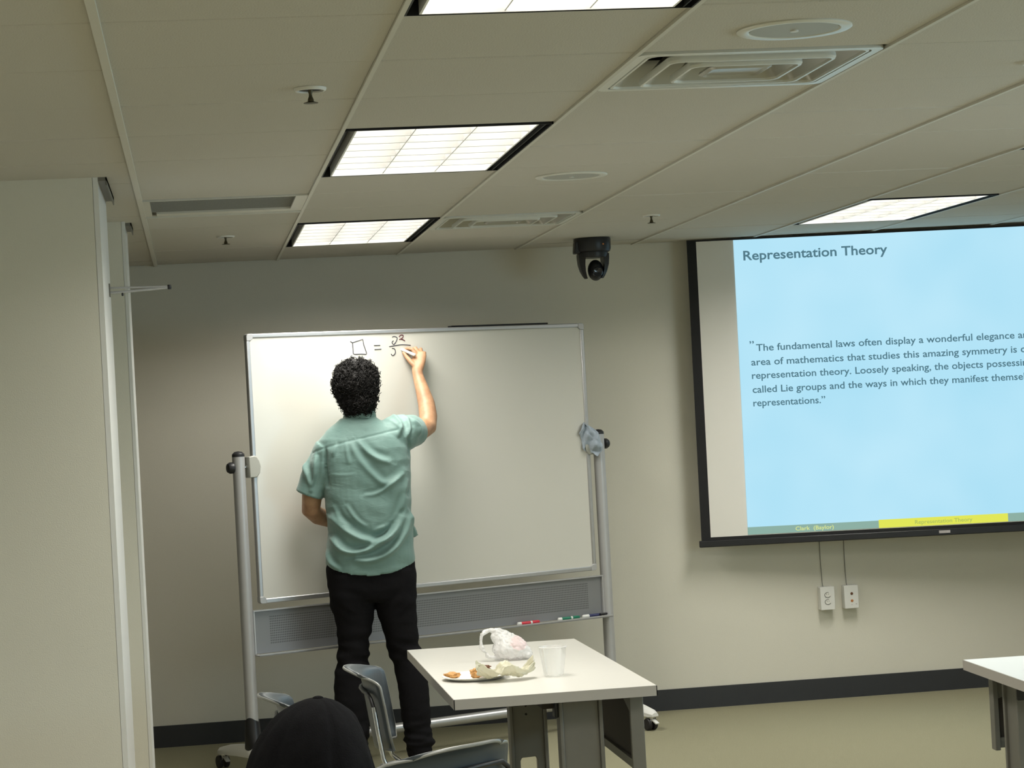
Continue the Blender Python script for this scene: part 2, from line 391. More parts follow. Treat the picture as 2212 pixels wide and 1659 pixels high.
# ================================================================== CEILING FIXTURES
def troffer(i, j, label, lit=True):
    x0, y0 = X0+i*T+.006, Y0+j*T+.004
    W, L = T-.012, 2*T-.008
    t = thing('ceiling_light', label, 'ceiling light', (x0+W/2, y0+L/2, CH-.002), 0, 'recessed ceiling lights')
    hx, hy = W/2, L/2
    z1 = .150
    obj('housing', MB().box(-hx, -hx+.004, -hy, hy, -.004, z1).box(hx-.004, hx, -hy, hy, -.004, z1).box(-hx, hx, -hy, -hy+.004, -.004, z1).box(-hx, hx, hy-.004, hy, -.004, z1), M_['dark'], t, local=True)
    xl, xr = -hx+.030, hx-.040
    obj('slot', MB().box(-hx+.004, xl, -hy+.004, hy-.004, .03, .045), M_['dark'], t, local=True)
    obj('slot', MB().box(xr, hx-.004, -hy+.004, hy-.004, .03, .045).box(xr+.018, xr+.021, -hy+.004, hy-.004, -.003, .04), M_['dark'], t, local=True)
    obj('lamp_pan', MB().box(xl, xr, -hy+.006, hy-.006, .118, .122), M_['pan'], t, local=True)
    y0_, y1_ = -hy+.012, hy-.012
    obj('louver_frame', MB().box(xl, xl+.005, y0_, y1_, -.003, .11).box(xr-.005, xr, y0_, y1_, -.003, .11).box(xl, xr, y0_-.004, y0_, -.003, .11).box(xl, xr, y1_, y1_+.004, -.003, .11), M_['louver'], t, local=True)
    for k in range(1, 3):
        x = xl+(xr-xl)*k/3
        obj('divider', MB().prism([(x-.0015, 0), (x+.0015, 0), (x+.008, .075), (x-.008, .075)], y0_, y1_, 'Y'), M_['louver'], t, local=True)
    for k in range(1, 7):
        y = y0_+(y1_-y0_)*k/7
        pr = [(y-.005, 0), (y+.005, 0), (y+.008, .025), (y+.016, .055), (y+.030, .075), (y-.030, .075), (y-.016, .055), (y-.008, .025)]
        for q in range(3):
            xa, xb = xl+(xr-xl)*q/3+.0, xl+(xr-xl)*(q+1)/3
            obj('louver_blade', MB().prism(pr, xa+.002, xb-.002, 'X'), M_['louver'], t, local=True)
    ld = bpy.data.lights.new('lamp', 'AREA'); ld.shape = 'RECTANGLE'; ld.size = xr-xl; ld.size_y = L-.03; ld.energy = LAMP_W; ld.color = LAMP_COL; ld.spread = math.radians(156)
    lo = bpy.data.objects.new('lamp', ld); C.objects.link(lo); lo.parent = t; lo.location = ((xl+xr)/2, 0, -.008)
    return t
names = {(1, -3): 'recessed louvred ceiling light cut off by the top edge of the photo', (1, 2): 'large recessed louvred ceiling light above the whiteboard, second from the top',
         (1, 7): 'recessed louvred ceiling light nearest the back wall, above the whiteboard', (5, 7): 'recessed louvred ceiling light above the projection screen',
         (5, 2): 'recessed louvred ceiling light just right of the frame, before the projection screen'}
for (i, j) in LIGHTS:
    if (i, j) in names: troffer(i, j, names[(i, j)])
    else:
        troffer(i, j, 'louvred ceiling light out of sight %s, %s row' % ({1: 'in the middle column', 5: 'in the right column', -3: 'over the left part of the room'}[i], {-8: 'last', -3: 'first'}[j]))

# supply diffusers: nested square cones
def diffuser(i, j, label):
    t = thing('ceiling_diffuser', label, 'air vent', (X0+(i+.5)*T, Y0+(j+.5)*T, CH-.001), 0, 'square ceiling diffusers')
    def sq(a, z, n=1):
        r = min(.03, a*.3); pts = []
        for cx, cy, a0 in ((1, 1, 0), (-1, 1, 90), (-1, -1, 180), (1, -1, 270)):
            for k in range(4):
                an = math.radians(a0+30*k); pts.append((cx*(a-r)+r*math.cos(an), cy*(a-r)+r*math.sin(an), z))
        return pts
    H = T/2-.007
    obj('frame', MB().rings([sq(H, -.004), sq(H, .004), sq(H-.02, .004), sq(H-.022, -.004), sq(H, -.004)], cap=False), M_['ring'], t, local=True)
    obj('duct_throat', MB().box(-H+.02, H-.02, -H+.02, H-.02, .10, .104), M_['dark'], t, local=True)
    for a0, z0 in ((H-.024, .002), (.208, -.004), (.142, -.006)):
        a1 = a0-.062
        cn = obj('cone', MB().rings([sq(a0-.010, z0-.001), sq(a1, z0+.058), sq(a1+.004, z0+.062), sq(a0-.006, z0+.004)], cap=False), M_['diff'], t, local=True)
        obj('cone_lip', MB().rings([sq(a0-.001, z0+.010), sq(a0, z0), sq(a0-.003, z0-.006), sq(a0-.009, z0-.006), sq(a0-.011, z0), sq(a0-.010, z0+.004), sq(a0-.001, z0+.010)], cap=False), M_['ring'], cn, local=True)  # lip coloured lighter than its cone to imitate glints along the edge
    obj('centre_plate', MB().rings([sq(.080, -.004), sq(.070, -.009), sq(.066, -.004), sq(.05, -.002), sq(.002, -.002)], cap=False).rings([sq(.080, -.004), sq(.078, .002), sq(.002, .002)], cap=False), M_['diff'], t, local=True)
    return t
diffuser(2, 0, 'square stepped ceiling diffuser beside the big round speaker, near the top right')
diffuser(2, 7, 'square stepped ceiling diffuser right of the farthest ceiling light, above the camera')
# return grille
t = thing('return_air_grille', 'long grey return air grille in the ceiling left of the lights', 'air vent', (X0+.5*T, Y0+5.5*T, CH-.001))
H = T/2-.006
obj('grille_frame', MB().box(-H, -H+.028, -H, H, -.003, .006).box(H-.045, H, -H, H, -.003, .006).box(-H+.028, H-.045, -H, -H+.012, -.003, .006).box(-H+.045, H-.045, H-.105, H, -.003, .006).box(-H, H, H-.008, H, -.010, .0), M_['grid'], t, local=True)
bl = MB()
for k in range(28):
    y = -H+.018+k*.0173
    bl.obox((-.0085, y, .010), (1, 0, 0), (0, .6, .8), (0, -.8, .6), H-.037, .0085, .0006)
obj('grille_fins', bl, M_['ventg'], t, local=True)
obj('grille_back', MB().box(-H+.04, H-.04, -H+.04, H-.04, .04, .044), M_['gap'], t, local=True)

def speaker(cx, cy, label):
    t = thing('ceiling_speaker', label, 'speaker', (cx, cy, CH), 0, 'round ceiling speakers')
    obj('trim_ring', MB().lathe([(.128, .002), (.129, -.003), (.124, -.006), (.104, -.0055), (.100, -.002), (.100, .002)], n=48), M_['ring'], t, local=True)
    obj('grille', MB().lathe([(.100, -.003), (.099, -.0042), (.004, -.0046)], n=48), M_['metalgrille'], t, local=True)
    obj('centre_badge', MB().lathe([(.009, -.004), (.009, -.008), (.002, -.0085)], n=16), M_['whitemetal'], t, local=True)
speaker(1.366, 4.925, 'round ceiling speaker beside the square diffuser, near the top right')
speaker(1.366, 7.960, 'smaller looking round ceiling speaker in the middle of the ceiling')
def sprinkler(x, y, label):
    t = thing('fire_sprinkler', label, 'sprinkler', (x, y, CH), 0, 'fire sprinklers')
    obj('escutcheon', MB().lathe([(.040, .001), (.040, -.002), (.037, -.007), (.033, -.007), (.031, -.001), (.022, .004)], n=32), M_['whitemetal'], t, local=True)
    obj('cup', MB().lathe([(.0305, -.001), (.030, -.0035), (.002, -.004)], n=24), M_['dark'], t, local=True)
    obj('sprinkler_body', MB().lathe([(.006, .004), (.006, -.008), (.004, -.014), (.0045, -.020), (.007, -.026), (.008, -.032), (.004, -.034)], n=14), M_['brass'], t, local=True)
    d = MB().lathe([(.002, -.032), (.010, -.033), (.018, -.0355), (.0185, -.0365), (.002, -.0375)], n=24)
    obj('deflector', d, M_['brass'], t, local=True)
sprinkler(.323, 5.60, 'large bronze fire sprinkler with white ring, upper left of the ceiling lights')
sprinkler(.174, 9.97, 'small dark fire sprinkler below the return grille, upper left')
sprinkler(2.029, 9.81, 'small dark fire sprinkler right of the camera, before the screen')
sprinkler(2.175, 5.56, 'fire sprinkler cut off by the right edge of the photo')

# pan-tilt camera hanging from the ceiling
t = thing('ceiling_camera', 'black pan and tilt camera hanging upside down from the ceiling', 'camera', (1.985, 11.07, CH))
obj('mount_base', MB().lathe([(.090, 0), (.092, -.008), (.091, -.052), (.086, -.066), (.078, -.070)], n=40), M_['black'], t, local=True)
obj('rear_connector', MB().obox((-.080, -.015, -.045), (1, 0, 0), (0, 1, 0), (.1, 0, 1), .016, .030, .030), M_['black'], t, local=True, bevel=.006)
obj('status_light', MB().lathe([(.0045, 0), (.0045, .003), (.001, .004)], c=(.040, -.084, -.035), n=12, axis='Y'), M_['orange'], t, local=True)
obj('neck_ring', MB().lathe([(.076, -.068), (.077, -.080), (.074, -.092)], n=40), M_['black'], t, local=True)
yk = MB()
for sx in (-1, 1):
    R = []
    for z, xo, ro, wy in ((-.078, .042, .076, .050), (-.10, .046, .075, .054), (-.13, .048, .072, .052), (-.16, .046, .064, .046), (-.185, .040, .053, .034), (-.198, .034, .044, .02)):
        R.append([(sx*xo, -wy, z), (sx*ro, -wy*.7, z), (sx*(ro+.004), 0, z), (sx*ro, wy*.7, z), (sx*xo, wy, z)])
    yk.rings(R)
yk.lathe([(.074, -.078), (.074, -.096)], n=32)
obj('yoke', yk, M_['black'], t, local=True)
h = MB().sphere((0.010, 0, -.158), .052, 24, 14, (.74, 1.0, 1.0))
hd = obj('camera_head', h, M_['black'], t, local=True)
obj('lens', MB().lathe([(.026, 0), (.026, -.012), (.022, -.016), (.002, -.010)], c=(.010, -.044, -.170), n=24, axis='Y'), M_['lens'], hd, local=True)

# metal arms on the left wall end
t = thing('door_closer_arm', 'pair of thin metal arms sticking out from the white door jamb at left', 'door closer', (-.268, 7.95, 2.085))
obj('arm', MB().tube([(0, 0, .008), (.205, 0, .004)], .0035, 8), M_['post'], t, local=True)
obj('arm', MB().tube([(0, 0, -.009), (.10, 0, -.005), (.205, .0, .001)], .0045, 8), M_['post'], t, local=True)
obj('arm_pivot', MB().lathe([(.006, -.006), (.0075, .0), (.006, .010)], c=(.205, 0, 0), n=12), M_['black'], t, local=True)
obj('mounting_plate', MB().box(0, .004, -.02, .02, -.022, .022), M_['legpaint'], t, local=True)
obj('screw_knob', MB().lathe([(.003, -.022), (.004, -.016), (.003, -.010)], c=(.045, 0, 0), n=10), M_['black'], t, local=True)

# ================================================================== PROJECTION SCREEN
PHI = math.atan2(.19, 1.7)
scr = thing('projection_screen', 'large pull-down projection screen with black border showing a slide', 'projection screen', (2.545, 11.450, 2.413), 0)
scr.rotation_euler = (0, .0045, -PHI)
SW, SB = 2.46, 1.577
s = obj('screen_fabric', MB().box(.048, SW-.048, -.002, .0, -SB+.048, -.006), M_['screenwhite'], scr, local=True)
obj('border', MB().box(0, .048, -.003, .001, -SB+.03, 0).box(SW-.048, SW, -.003, .001, -SB+.03, 0).box(.048, SW-.048, -.003, .001, -.0085, 0).box(.048, SW-.048, -.003, .001, -SB+.03, -SB+.05), M_['blackmatte'], scr, local=True)
bb = obj('bottom_bar', MB().box(-.012, SW+.012, -.016, .012, -SB, -SB+.034), M_['black'], scr, local=True, bevel=.004)
obj('maker_plate', MB().box(1.222, 1.280, -.0175, -.016, -SB+.012, -SB+.026), M_['tag'], bb, local=True)
def zz(z): return z-2.413
IL, IR = .240, 2.225
obj('slide_image', MB().box(IL, IR, -.0042, -.0030, zz(.928), zz(2.404)), M_['slide'], scr, local=True)
obj('slide_footer_left', MB().box(IL, .916, -.0044, -.0030, zz(.890), zz(.928)), M_['slidegreen'], scr, local=True)
obj('slide_footer_middle', MB().box(.916, 1.585, -.0044, -.0030, zz(.890), zz(.932)), M_['slideyellow'], scr, local=True)
obj('slide_footer_right', MB().box(1.585, IR, -.0044, -.0030, zz(.890), zz(.932)), M_['slidegreen'], scr, local=True)
def text(body, s0, s1, zbase, capH, material, parent, name='slide_text', bold=.0):
    cu = bpy.data.curves.new('t', 'FONT'); cu.body = body; cu.size = 1; cu.extrude = .001; cu.offset = bold; cu.resolution_u = 3
    o = bpy.data.objects.new('t', cu); C.objects.link(o)
    dg = bpy.context.evaluated_depsgraph_get(); dg.update()
    me = bpy.data.meshes.new_from_object(o.evaluated_get(dg)); bpy.data.objects.remove(o)
    xs = [v.co.x for v in me.vertices]; a, b = min(xs), max(xs)
    sx = (s1-s0)/(b-a); sz = capH/.73
    for v in me.vertices:
        x, y, z = v.co
        v.co = (s0+(x-a)*sx, -.0052-.0004*(z > 0), zbase+y*sz)
    me.materials.clear(); me.materials.append(material); me.name = name
    ob = bpy.data.objects.new(name, me); C.objects.link(ob); ob.parent = parent; ob['kind'] = 'stuff'
    return ob
text('Representation Theory', .288, 1.032, zz(2.298), .050, M_['slidetext'], scr, bold=.018)
L = M_['slidetext']
text('”', .297, .320, zz(1.843), .040, L, scr, bold=.01)
text('The fundamental laws often display a wonderful elegance and', .330, 1.765, zz(1.829), .037, L, scr, bold=.012)
text('area of mathematics that studies this amazing symmetry is called', .301, 1.825, zz(1.756), .037, L, scr, bold=.012)
text('representation theory. Loosely speaking, the objects possessing', .301, 1.752, zz(1.687), .037, L, scr, bold=.012)
text('called Lie groups and the ways in which they manifest themselves', .301, 1.785, zz(1.615), .037, L, scr, bold=.012)
text('representations.”', .301, .673, zz(1.546), .037, L, scr, bold=.012)
text('Clark  (Baylor)', .486, .683, zz(.899), .021, M_['slideytext'], scr, bold=.01)
text('Representation Theory', 1.103, 1.400, zz(.901), .021, M_['slidegtext'], scr, bold=.01)

# outlet boxes and cords below the screen
def outlet(x0, x1, label, kind):
    t = thing('wall_box', label, 'outlet', ((x0+x1)/2, YW, .466))
    w2 = (x1-x0)/2
    obj('box', MB().box(-w2, w2, -.050, 0, 0, .120), M_['white'], t, local=True, bevel=.003)
    fp = obj('face_plate', MB().box(-w2, w2, -.055, -.050, 0, .120), M_['white'], t, local=True, bevel=.002)
    if kind == 'power':
        for z in (.042, .078):
            b = MB().prism([(.017*math.cos(a), z+.0145*math.sin(a)*1.0) for a in [2*PI*k/20 for k in range(20)]], -.0562, -.055, 'Y')
            r = obj('receptacle', b, M_['whitemetal'], t, local=True)
            ar = MB()
            for k in range(12):
                a0, a1 = math.radians(70+k*22), math.radians(70+(k+1)*22)
                ar.prism([(.0172*math.cos(a0), z+.0148*math.sin(a0)), (.0172*math.cos(a1), z+.0148*math.sin(a1)), (.0145*math.cos(a1), z+.0120*math.sin(a1)), (.0145*math.cos(a0), z+.0120*math.sin(a0))], -.0566, -.0560, 'Y')
            ar.box(-.006, -.004, -.0566, -.056, z+.001, z+.008).box(.004, .006, -.0566, -.056, z+.001, z+.007)
            obj('receptacle_slots', ar, M_['cord'], t, local=True)
    else:
        obj('socket_hole', MB().lathe([(.006, -.0575), (.0075, -.055)], c=(.002, 0, .077), n=16, axis='Y'), M_['crust'], t, local=True)
        obj('socket_hole', MB().lathe([(.005, -.0575), (.0075, -.055)], c=(.002, 0, .040), n=16, axis='Y'), M_['orange'], t, local=True)
        obj('maker_mark', MB().box(-.003, .004, -.0557, -.055, .018, .021).box(.020, .028, -.0557, -.055, .020, .024), M_['tag'], t, local=True)
outlet(3.168, 3.244, 'white surface-mounted power outlet box, the left of two below the screen', 'power')
outlet(3.296, 3.371, 'white surface-mounted cable jack box with two round sockets, right of the power outlet', 'data')
tag(obj('cord', MB().tube([(3.190, YW-.006, .86), (3.191, YW-.006, .7), (3.193, YW-.012, .60), (3.193, YW-.02, .586)], .0016, 6), M_['cord']), 'thin grey cord running up from the power outlet to the screen', 'cord')
tag(obj('cord', MB().tube([(3.322, YW-.006, .86), (3.320, YW-.006, .7), (3.321, YW-.012, .60), (3.321, YW-.02, .586)], .0016, 6), M_['cord']), 'thin grey cord running up from the cable jack box to the screen', 'cord')

# ================================================================== MOBILE WHITEBOARD
TH = .4132
wb = thing('mobile_whiteboard', 'large white mobile whiteboard on a silver wheeled stand', 'whiteboard', (1.089, 10.83, 0), TH)
BZ = 1.391; HW, HH = .922, .616
obj('writing_surface', MB().box(-HW+.012, HW-.012, -.010, .008, BZ-HH+.012, BZ+HH-.012), M_['board'], wb, local=True)
fr = [('top', MB().box(-HW+.03, HW-.03, -.016, .012, BZ+HH-.020, BZ+HH)), ('bottom', MB().box(-HW+.03, HW-.03, -.016, .012, BZ-HH, BZ-HH+.022)),
      ('left', MB().box(-HW, -HW+.020, -.016, .012, BZ-HH+.03, BZ+HH-.03)), ('right', MB().box(HW-.020, HW, -.016, .012, BZ-HH+.03, BZ+HH-.03))]
for _, b in fr: obj('frame_rail', b, M_['alu'], wb, local=True, bevel=.004)
for sx in (-1, 1):
    for sz in (-1, 1):
        pts = [(-.0, 0), (.032, 0), (.032, .024), (.024, .032), (0, .032)]
        cx, cz = sx*HW, BZ+sz*HH
        pl = [(cx-sx*.032, cz), (cx-sx*.010, cz), (cx-sx*.003, cz-sz*.003), (cx, cz-sz*.010), (cx, cz-sz*.032), (cx-sx*.022, cz-sz*.032), (cx-sx*.032, cz-sz*.023)]
        obj('corner_cap', MB().prism(pl, -.019, .013, 'Y'), M_['post'], wb, local=True, bevel=.002)
obj('rear_ledge', MB().box(.18, .730, .012, .050, BZ+HH+.001, BZ+HH+.009).box(.18, .730, .012, .016, BZ+HH-.03, BZ+HH+.009), M_['black'], wb, local=True)
for sx in (-1, 1):
    x = sx*.985
    obj('post', MB().tube([(x, .0, .215), (x, .0, 1.452)], (.0285, .0285), 28), M_['post'], wb, local=True)
    obj('post_cap', MB().lathe([(.029, 1.450), (.028, 1.462), (.018, 1.472), (.002, 1.475)], c=(x, 0, 0), n=28), M_['black'], wb, local=True)
    obj('clamp_knob', MB().lathe([(.020, 0), (.026, sx*.006), (.026, sx*.020), (.020, sx*.030), (.004, sx*.033)], c=(sx*1.010, 0, BZ+.010), n=20, axis='X'), M_['black'], wb, local=True)
    obj('pivot_pin', MB().lathe([(.008, 0), (.008, sx*.1)], c=(sx*.905, 0, BZ+.010), n=12, axis='X'), M_['chrome'], wb, local=True)
    cl = MB()
    prof = [(sx*.945, BZ-.040), (sx*.910, BZ-.040), (sx*.893, BZ-.020), (sx*.887, BZ+.010), (sx*.893, BZ+.035), (sx*.905, BZ+.055), (sx*.918, BZ+.060), (sx*.945, BZ+.056)]
    cl.prism(prof, -.030, .022, 'Y')
    obj('pivot_clamp', cl, M_['clampgrey'], wb, local=True, bevel=.004)
    br = MB()
    R = []
    for z, rx, ry in ((.255, .033, .033), (.20, .036, .040), (.14, .034, .055), (.10, .032, .075)):
        R.append([(x+rx*math.cos(a), ry*math.sin(a), z+(.012*math.sin(2*a) if z > .25 else 0)) for a in [2*PI*k/24 for k in range(24)]])
    obj('foot_bracket', br.rings(R), M_['legpaint'] if sx > 0 else M_['black'], wb, local=True)
    ft = MB(); R = []
    for y, zt, zb, wx in ((-.365, .088, .070, .018), (-.34, .100, .068, .028), (-.25, .118, .074, .034), (-.12, .134, .082, .036), (0, .140, .086, .036), (.12, .134, .082, .036), (.25, .118, .074, .034), (.34, .100, .068, .028), (.365, .088, .070, .018)):
        R.append([(x-wx, y, zb), (x+wx, y, zb), (x+wx, y, (zb+zt)/2), (x+wx*.6, y, zt-.003), (x, y, zt), (x-wx*.6, y, zt-.003), (x-wx, y, (zb+zt)/2)])
    obj('foot', ft.rings(R), M_['white'], wb, local=True)
    for sy in (-1, 1):
        y = sy*.335
        c = obj('caster', MB().lathe([(.008, .045), (.008, .072)], c=(x, y, 0), n=12).lathe([(.017, .062), (.017, .069)], c=(x, y, 0), n=16).box(x-.016, x-.013, y-.014, y+.03, .024, .064).box(x+.013, x+.016, y-.014, y+.03, .024, .064), M_['chrome'], wb, local=True)
        for dx in (-.022, .022):
            obj('wheel', MB().lathe([(.010, -.010), (.027, -.009), (.030, -.005), (.030, .005), (.027, .009), (.010, .010)], c=(x+dx*.75, y+.014, .030), n=24, axis='X'), M_['wheel'], c, local=True)
        obj('brake_lever', MB().obox((x, y-.028, .045), (1, 0, 0), (0, 1, .5), (0, -.5, 1), .010, .020, .003), M_['white'], c, local=True)
obj('crossbar', MB().tube([(-.96, .0, .128), (.96, .0, .128)], .0235, 24), M_['alu'], wb, local=True)
obj('perforated_panel', MB().box(-.957, .960, .0, .003, .549, .748), M_['perf'], wb, local=True)
obj('panel_rim', MB().box(-.957, .960, -.014, .0, .742, .748).box(-.957, -.950, -.012, .0, .549, .742).box(.953, .960, -.012, 0, .549, .742), M_['post'], wb, local=True)
obj('marker_tray', MB().box(-.957, .975, -.060, .003, .541, .546).box(-.957, .975, -.060, -.057, .541, .552), M_['post'], wb, local=True)
# handwriting in marker
def stroke(pts, r=.0022, material='ink'):
    return MB().tube([(s_, -.0108, BZ+z_) for s_, z_ in pts], (r, .0012), 6) if False else MB().tube([(s_, -.0105, BZ+z_) for s_, z_ in pts], r, 6)
def hand(pts, material='ink', r=.0020): obj('handwriting', stroke(pts, r), M_[material], wb, local=True)
def cr(pts, n=5):      # smooth curve through points
    P = [Vector((p[0], p[1], 0)) for p in pts]; out = []
    for i in range(len(P)-1):
        a, b, c, d = P[max(i-1, 0)], P[i], P[i+1], P[min(i+2, len(P)-1)]
        for k in range(n):
            q = k/n; out.append(.5*((2*b)+(-a+c)*q+(2*a-5*b+4*c-d)*q*q+(-a+3*b-3*c+d)*q*q*q))
    out.append(P[-1]); return [(p.x, p.y) for p in out]
hand([(-0.386, 0.565), (-0.375, 0.559), (-0.347, 0.566), (-0.32, 0.573), (-0.316, 0.546), (-0.309, 0.525), (-0.303, 0.506), (-0.307, 0.502), (-0.332, 0.504), (-0.368, 0.504), (-0.374, 0.508), (-0.374, 0.531), (-0.375, 0.559)])
hand([(-0.262, 0.542), (-0.244, 0.542), (-0.229, 0.542)]); hand([(-0.26, 0.523), (-0.242, 0.523), (-0.224, 0.524)])
hand(cr([(-0.162, 0.579), (-0.149, 0.581), (-0.136, 0.575), (-0.139, 0.563), (-0.149, 0.549), (-0.157, 0.544), (-0.164, 0.551), (-0.162, 0.558), (-0.156, 0.561)]))
hand(cr([(-0.125, 0.578), (-0.117, 0.586), (-0.104, 0.586), (-0.104, 0.577), (-0.116, 0.569), (-0.124, 0.566), (-0.116, 0.568), (-0.104, 0.564), (-0.095, 0.559)]), 'inkred', .0024)
hand(cr([(-0.181, 0.534), (-0.151, 0.538), (-0.12, 0.541), (-0.092, 0.54), (-0.065, 0.537)]))
hand(cr([(-0.166, 0.526), (-0.154, 0.523), (-0.149, 0.513), (-0.151, 0.501), (-0.164, 0.491), (-0.173, 0.499)]))

def WB(s, y, z):
    return Vector((1.089+s*math.cos(TH)-y*math.sin(TH), 10.83+s*math.sin(TH)+y*math.cos(TH), z))
def marker(loc, direction, label, cap_at_end, body, capm, L=.125, r=.0082, sleeve=None):
    t = thing('marker', label, 'marker', loc)
    t.rotation_mode = 'QUATERNION'; t.rotation_quaternion = Vector(direction).normalized().to_track_quat('X', 'Z')
    obj('barrel', MB().lathe([(r*.8, 0), (r, .003), (r, L*.66), (r*.86, L*.68)], n=18, axis='X'), M_[body], t, local=True)
    obj('marker_cap', MB().lathe([(r*.9, L*.66), (r*1.08, L*.67), (r*1.05, L*.96), (r*.7, L)], n=18, axis='X'), M_[capm], t, local=True)
    if sleeve: obj('printed_label', MB().lathe([(r*1.02, L*.16), (r*1.02, L*.58)], n=18, axis='X', cap=False), M_[sleeve], t, local=True)
ax = WB(1, 0, 0)-WB(0, 0, 0)
TZ = .546+.0084
marker(WB(.435, -.030, TZ), ax, 'red capped whiteboard marker lying on the tray, leftmost of three', 1, 'white', 'red', sleeve='red')
marker(WB(.670, -.030, TZ), ax, 'green capped whiteboard marker lying in the middle of the tray', 1, 'white', 'green', sleeve='green')
marker(WB(.925, -.030, TZ), -ax, 'dark blue and white whiteboard marker lying at the right end of the tray', 1, 'navy', 'white', L=.112, sleeve='navy')
pc_ = tag(obj('pen_cap', MB().lathe([(.006, 0), (.006, .040), (.003, .044)], c=(0, 0, 0), n=12, axis='X'), M_['black']), 'small dark marker cap lying at the very end of the tray, against the right post', 'cap')
pc_.location = WB(.930, -.045, .5525); pc_.rotation_euler = (0, 0, TH)

# blue grey rag over the right pivot clamp
import numpy as np
def rag():
    mb = MB(); NX, NZ = 22, 30
    prof = [(0, 1.908, .010), (.12, 1.895, .050), (.30, 1.884, .096), (.42, 1.895, .094), (.55, 1.897, .096), (.72, 1.893, .102), (.86, 1.900, .094), (1, 1.940, .040)]
    rows = []
    for k in range(NZ+1):
        v = k/NZ
        for a, b in zip(prof, prof[1:]):
            if a[0] <= v <= b[0]:
                q = (v-a[0])/(b[0]-a[0]); xl = a[1]+(b[1]-a[1])*q; wd = a[2]+(b[2]-a[2])*q; break
        z = 1.508-v*.157; row = []
        for i in range(NX+1):
            u = i/NX; x = xl+wd*u
            ridge = .013*math.sin(u*9+v*7)*math.sin(v*5+u*3)+.010*abs(noise.noise((u*3.1, v*3.7, 1.3)))*2
            bulge = .026*math.sin(PI*u)**.7*math.sin(PI*min(1, v*1.1+.05))**.6
            y = 11.195-.025-bulge-ridge
            row.append((x+.004*math.sin(v*11), y, z+.006*math.sin(u*6)-.010*(u-.5)*(v > .8)))
        rows.append(row)
    back = [[(p[0], p[1]+.004, p[2]) for p in r] for r in rows]
    vs = [p for r in rows for p in r]+[p for r in back for p in r]; n = NX+1; o = n*(NZ+1); fs = []
    for k in range(NZ):
        for i in range(NX):
            a = k*n+i; fs.append((a, a+1, a+n+1, a+n)); fs.append((o+a, o+a+n, o+a+n+1, o+a+1))
    for k in range(NZ):
        for i in (0, NX):
            a = k*n+i; fs.append((a, a+n, o+a+n, o+a))
    for i in range(NX):
        for k in (0, NZ):
            a = k*n+i; fs.append((a, a+1, o+a+1, o+a))
    mb.add(vs, fs)
    return tag(obj('rag', mb, M_['rag'], smooth=50), 'crumpled blue-grey cloth hanging over the right pivot of the whiteboard', 'cloth')
rag()

# ================================================================== TABLES
def table(label, loc, rz, leg_d=.593, mod=.665):
    t = thing('folding_table', label, 'table', loc, rz)
    hw, hl = .311, .760
    obj('table_top', MB().box(-hw+.002, hw-.002, -hl+.002, hl-.002, .712, .742), M_['table'], t, local=True)
    obj('edge_band', MB().box(-hw, hw, -hl, -hl+.0025, .7105, .7415).box(-hw, hw, hl-.0025, hl, .7105, .7415).box(-hw, -hw+.0025, -hl, hl, .7105, .7415).box(hw-.0025, hw, -hl, hl, .7105, .7415).box(-hw+.002, hw-.002, -hl+.002, hl-.002, .7105, .7122), M_['edge'], t, local=True)
    obj('under_beam', MB().box(-.02, .04, -leg_d, leg_d, .672, .711).box(-.16, .26, -leg_d-.02, -leg_d+.03, .690, .711).box(-.16, .26, leg_d-.03, leg_d+.02, .690, .711), M_['modesty'], t, local=True)
    for sy in (-1, 1):
        y = sy*leg_d; a, b = .027, .164
        lg = MB()
        lg.prism([(a+.012, .05), (a+.034, .05), (a+.034, .335), (a+.040, .346), (b-.046, .348), (b-.040, .335), (b-.040, .05), (b-.012, .05), (b-.012, .71), (a+.012, .71)], y-.020, y+.020, 'Y')
        lg.box(a, a+.013, y-.030, y+.030, .05, .71).box(b-.013, b, y-.030, y+.030, .05, .71)
        lo = obj('leg', lg, M_['legpaint'], t, local=True, bevel=.003)
        for z in ((.533, .502) if sy > 0 else ()):
            obj('bolt_hole', MB().lathe([(.0042, 0), (.0042, -.002)], c=((a+b)/2-.006, y-.020, z), n=12, axis='Y'), M_['dark'], lo, local=True)
        obj('foot', MB().prism([(-.24, .018), (-.22, .045), (a, .062), (b, .062), (.27, .045), (.29, .018)], y-.028, y+.028, 'Y'), M_['legpaint'], t, local=True, bevel=.004)
        for x in (-.21, .26):
            obj('glide', MB().lathe([(.018, 0), (.018, .010), (.008, .019)], c=(x, y, 0), n=16), M_['black'], t, local=True)
        obj('hinge_bracket', MB().box(a-.012, a, y-.02, y+.03, .645, .712), M_['black'], t, local=True, bevel=.003)
    obj('modesty_panel', MB().box(.262, .268, -mod+.007, mod-.007, .498, .705), M_['modesty'], t, local=True)
    obj('panel_rail', MB().box(.250, .276, -mod+.01, mod-.01, .486, .500).box(.256, .270, -mod+.01, mod-.01, .468, .4865), M_['legpaint'], t, local=True)
    for sy in (-1, 1):
        obj('panel_post', MB().box(.240, .282, sy*mod-.008, sy*mod+.008, .462, .711), M_['legpaint'], t, local=True, bevel=.002)
        obj('gusset', MB().prism([(sy*(mod-.008), .711), (sy*(mod-.30), .711), (sy*(mod-.008), .62)], .255, .2615, 'X'), M_['legpaint'], t, local=True)
    return t
table('white-topped grey-legged table holding the leftovers, in the middle', (1.035, 7.565, 0), 0)
table('white-topped table cut off by the right edge of the photo', (3.090, 6.555, 0), PI/2-.035, .657, .683)

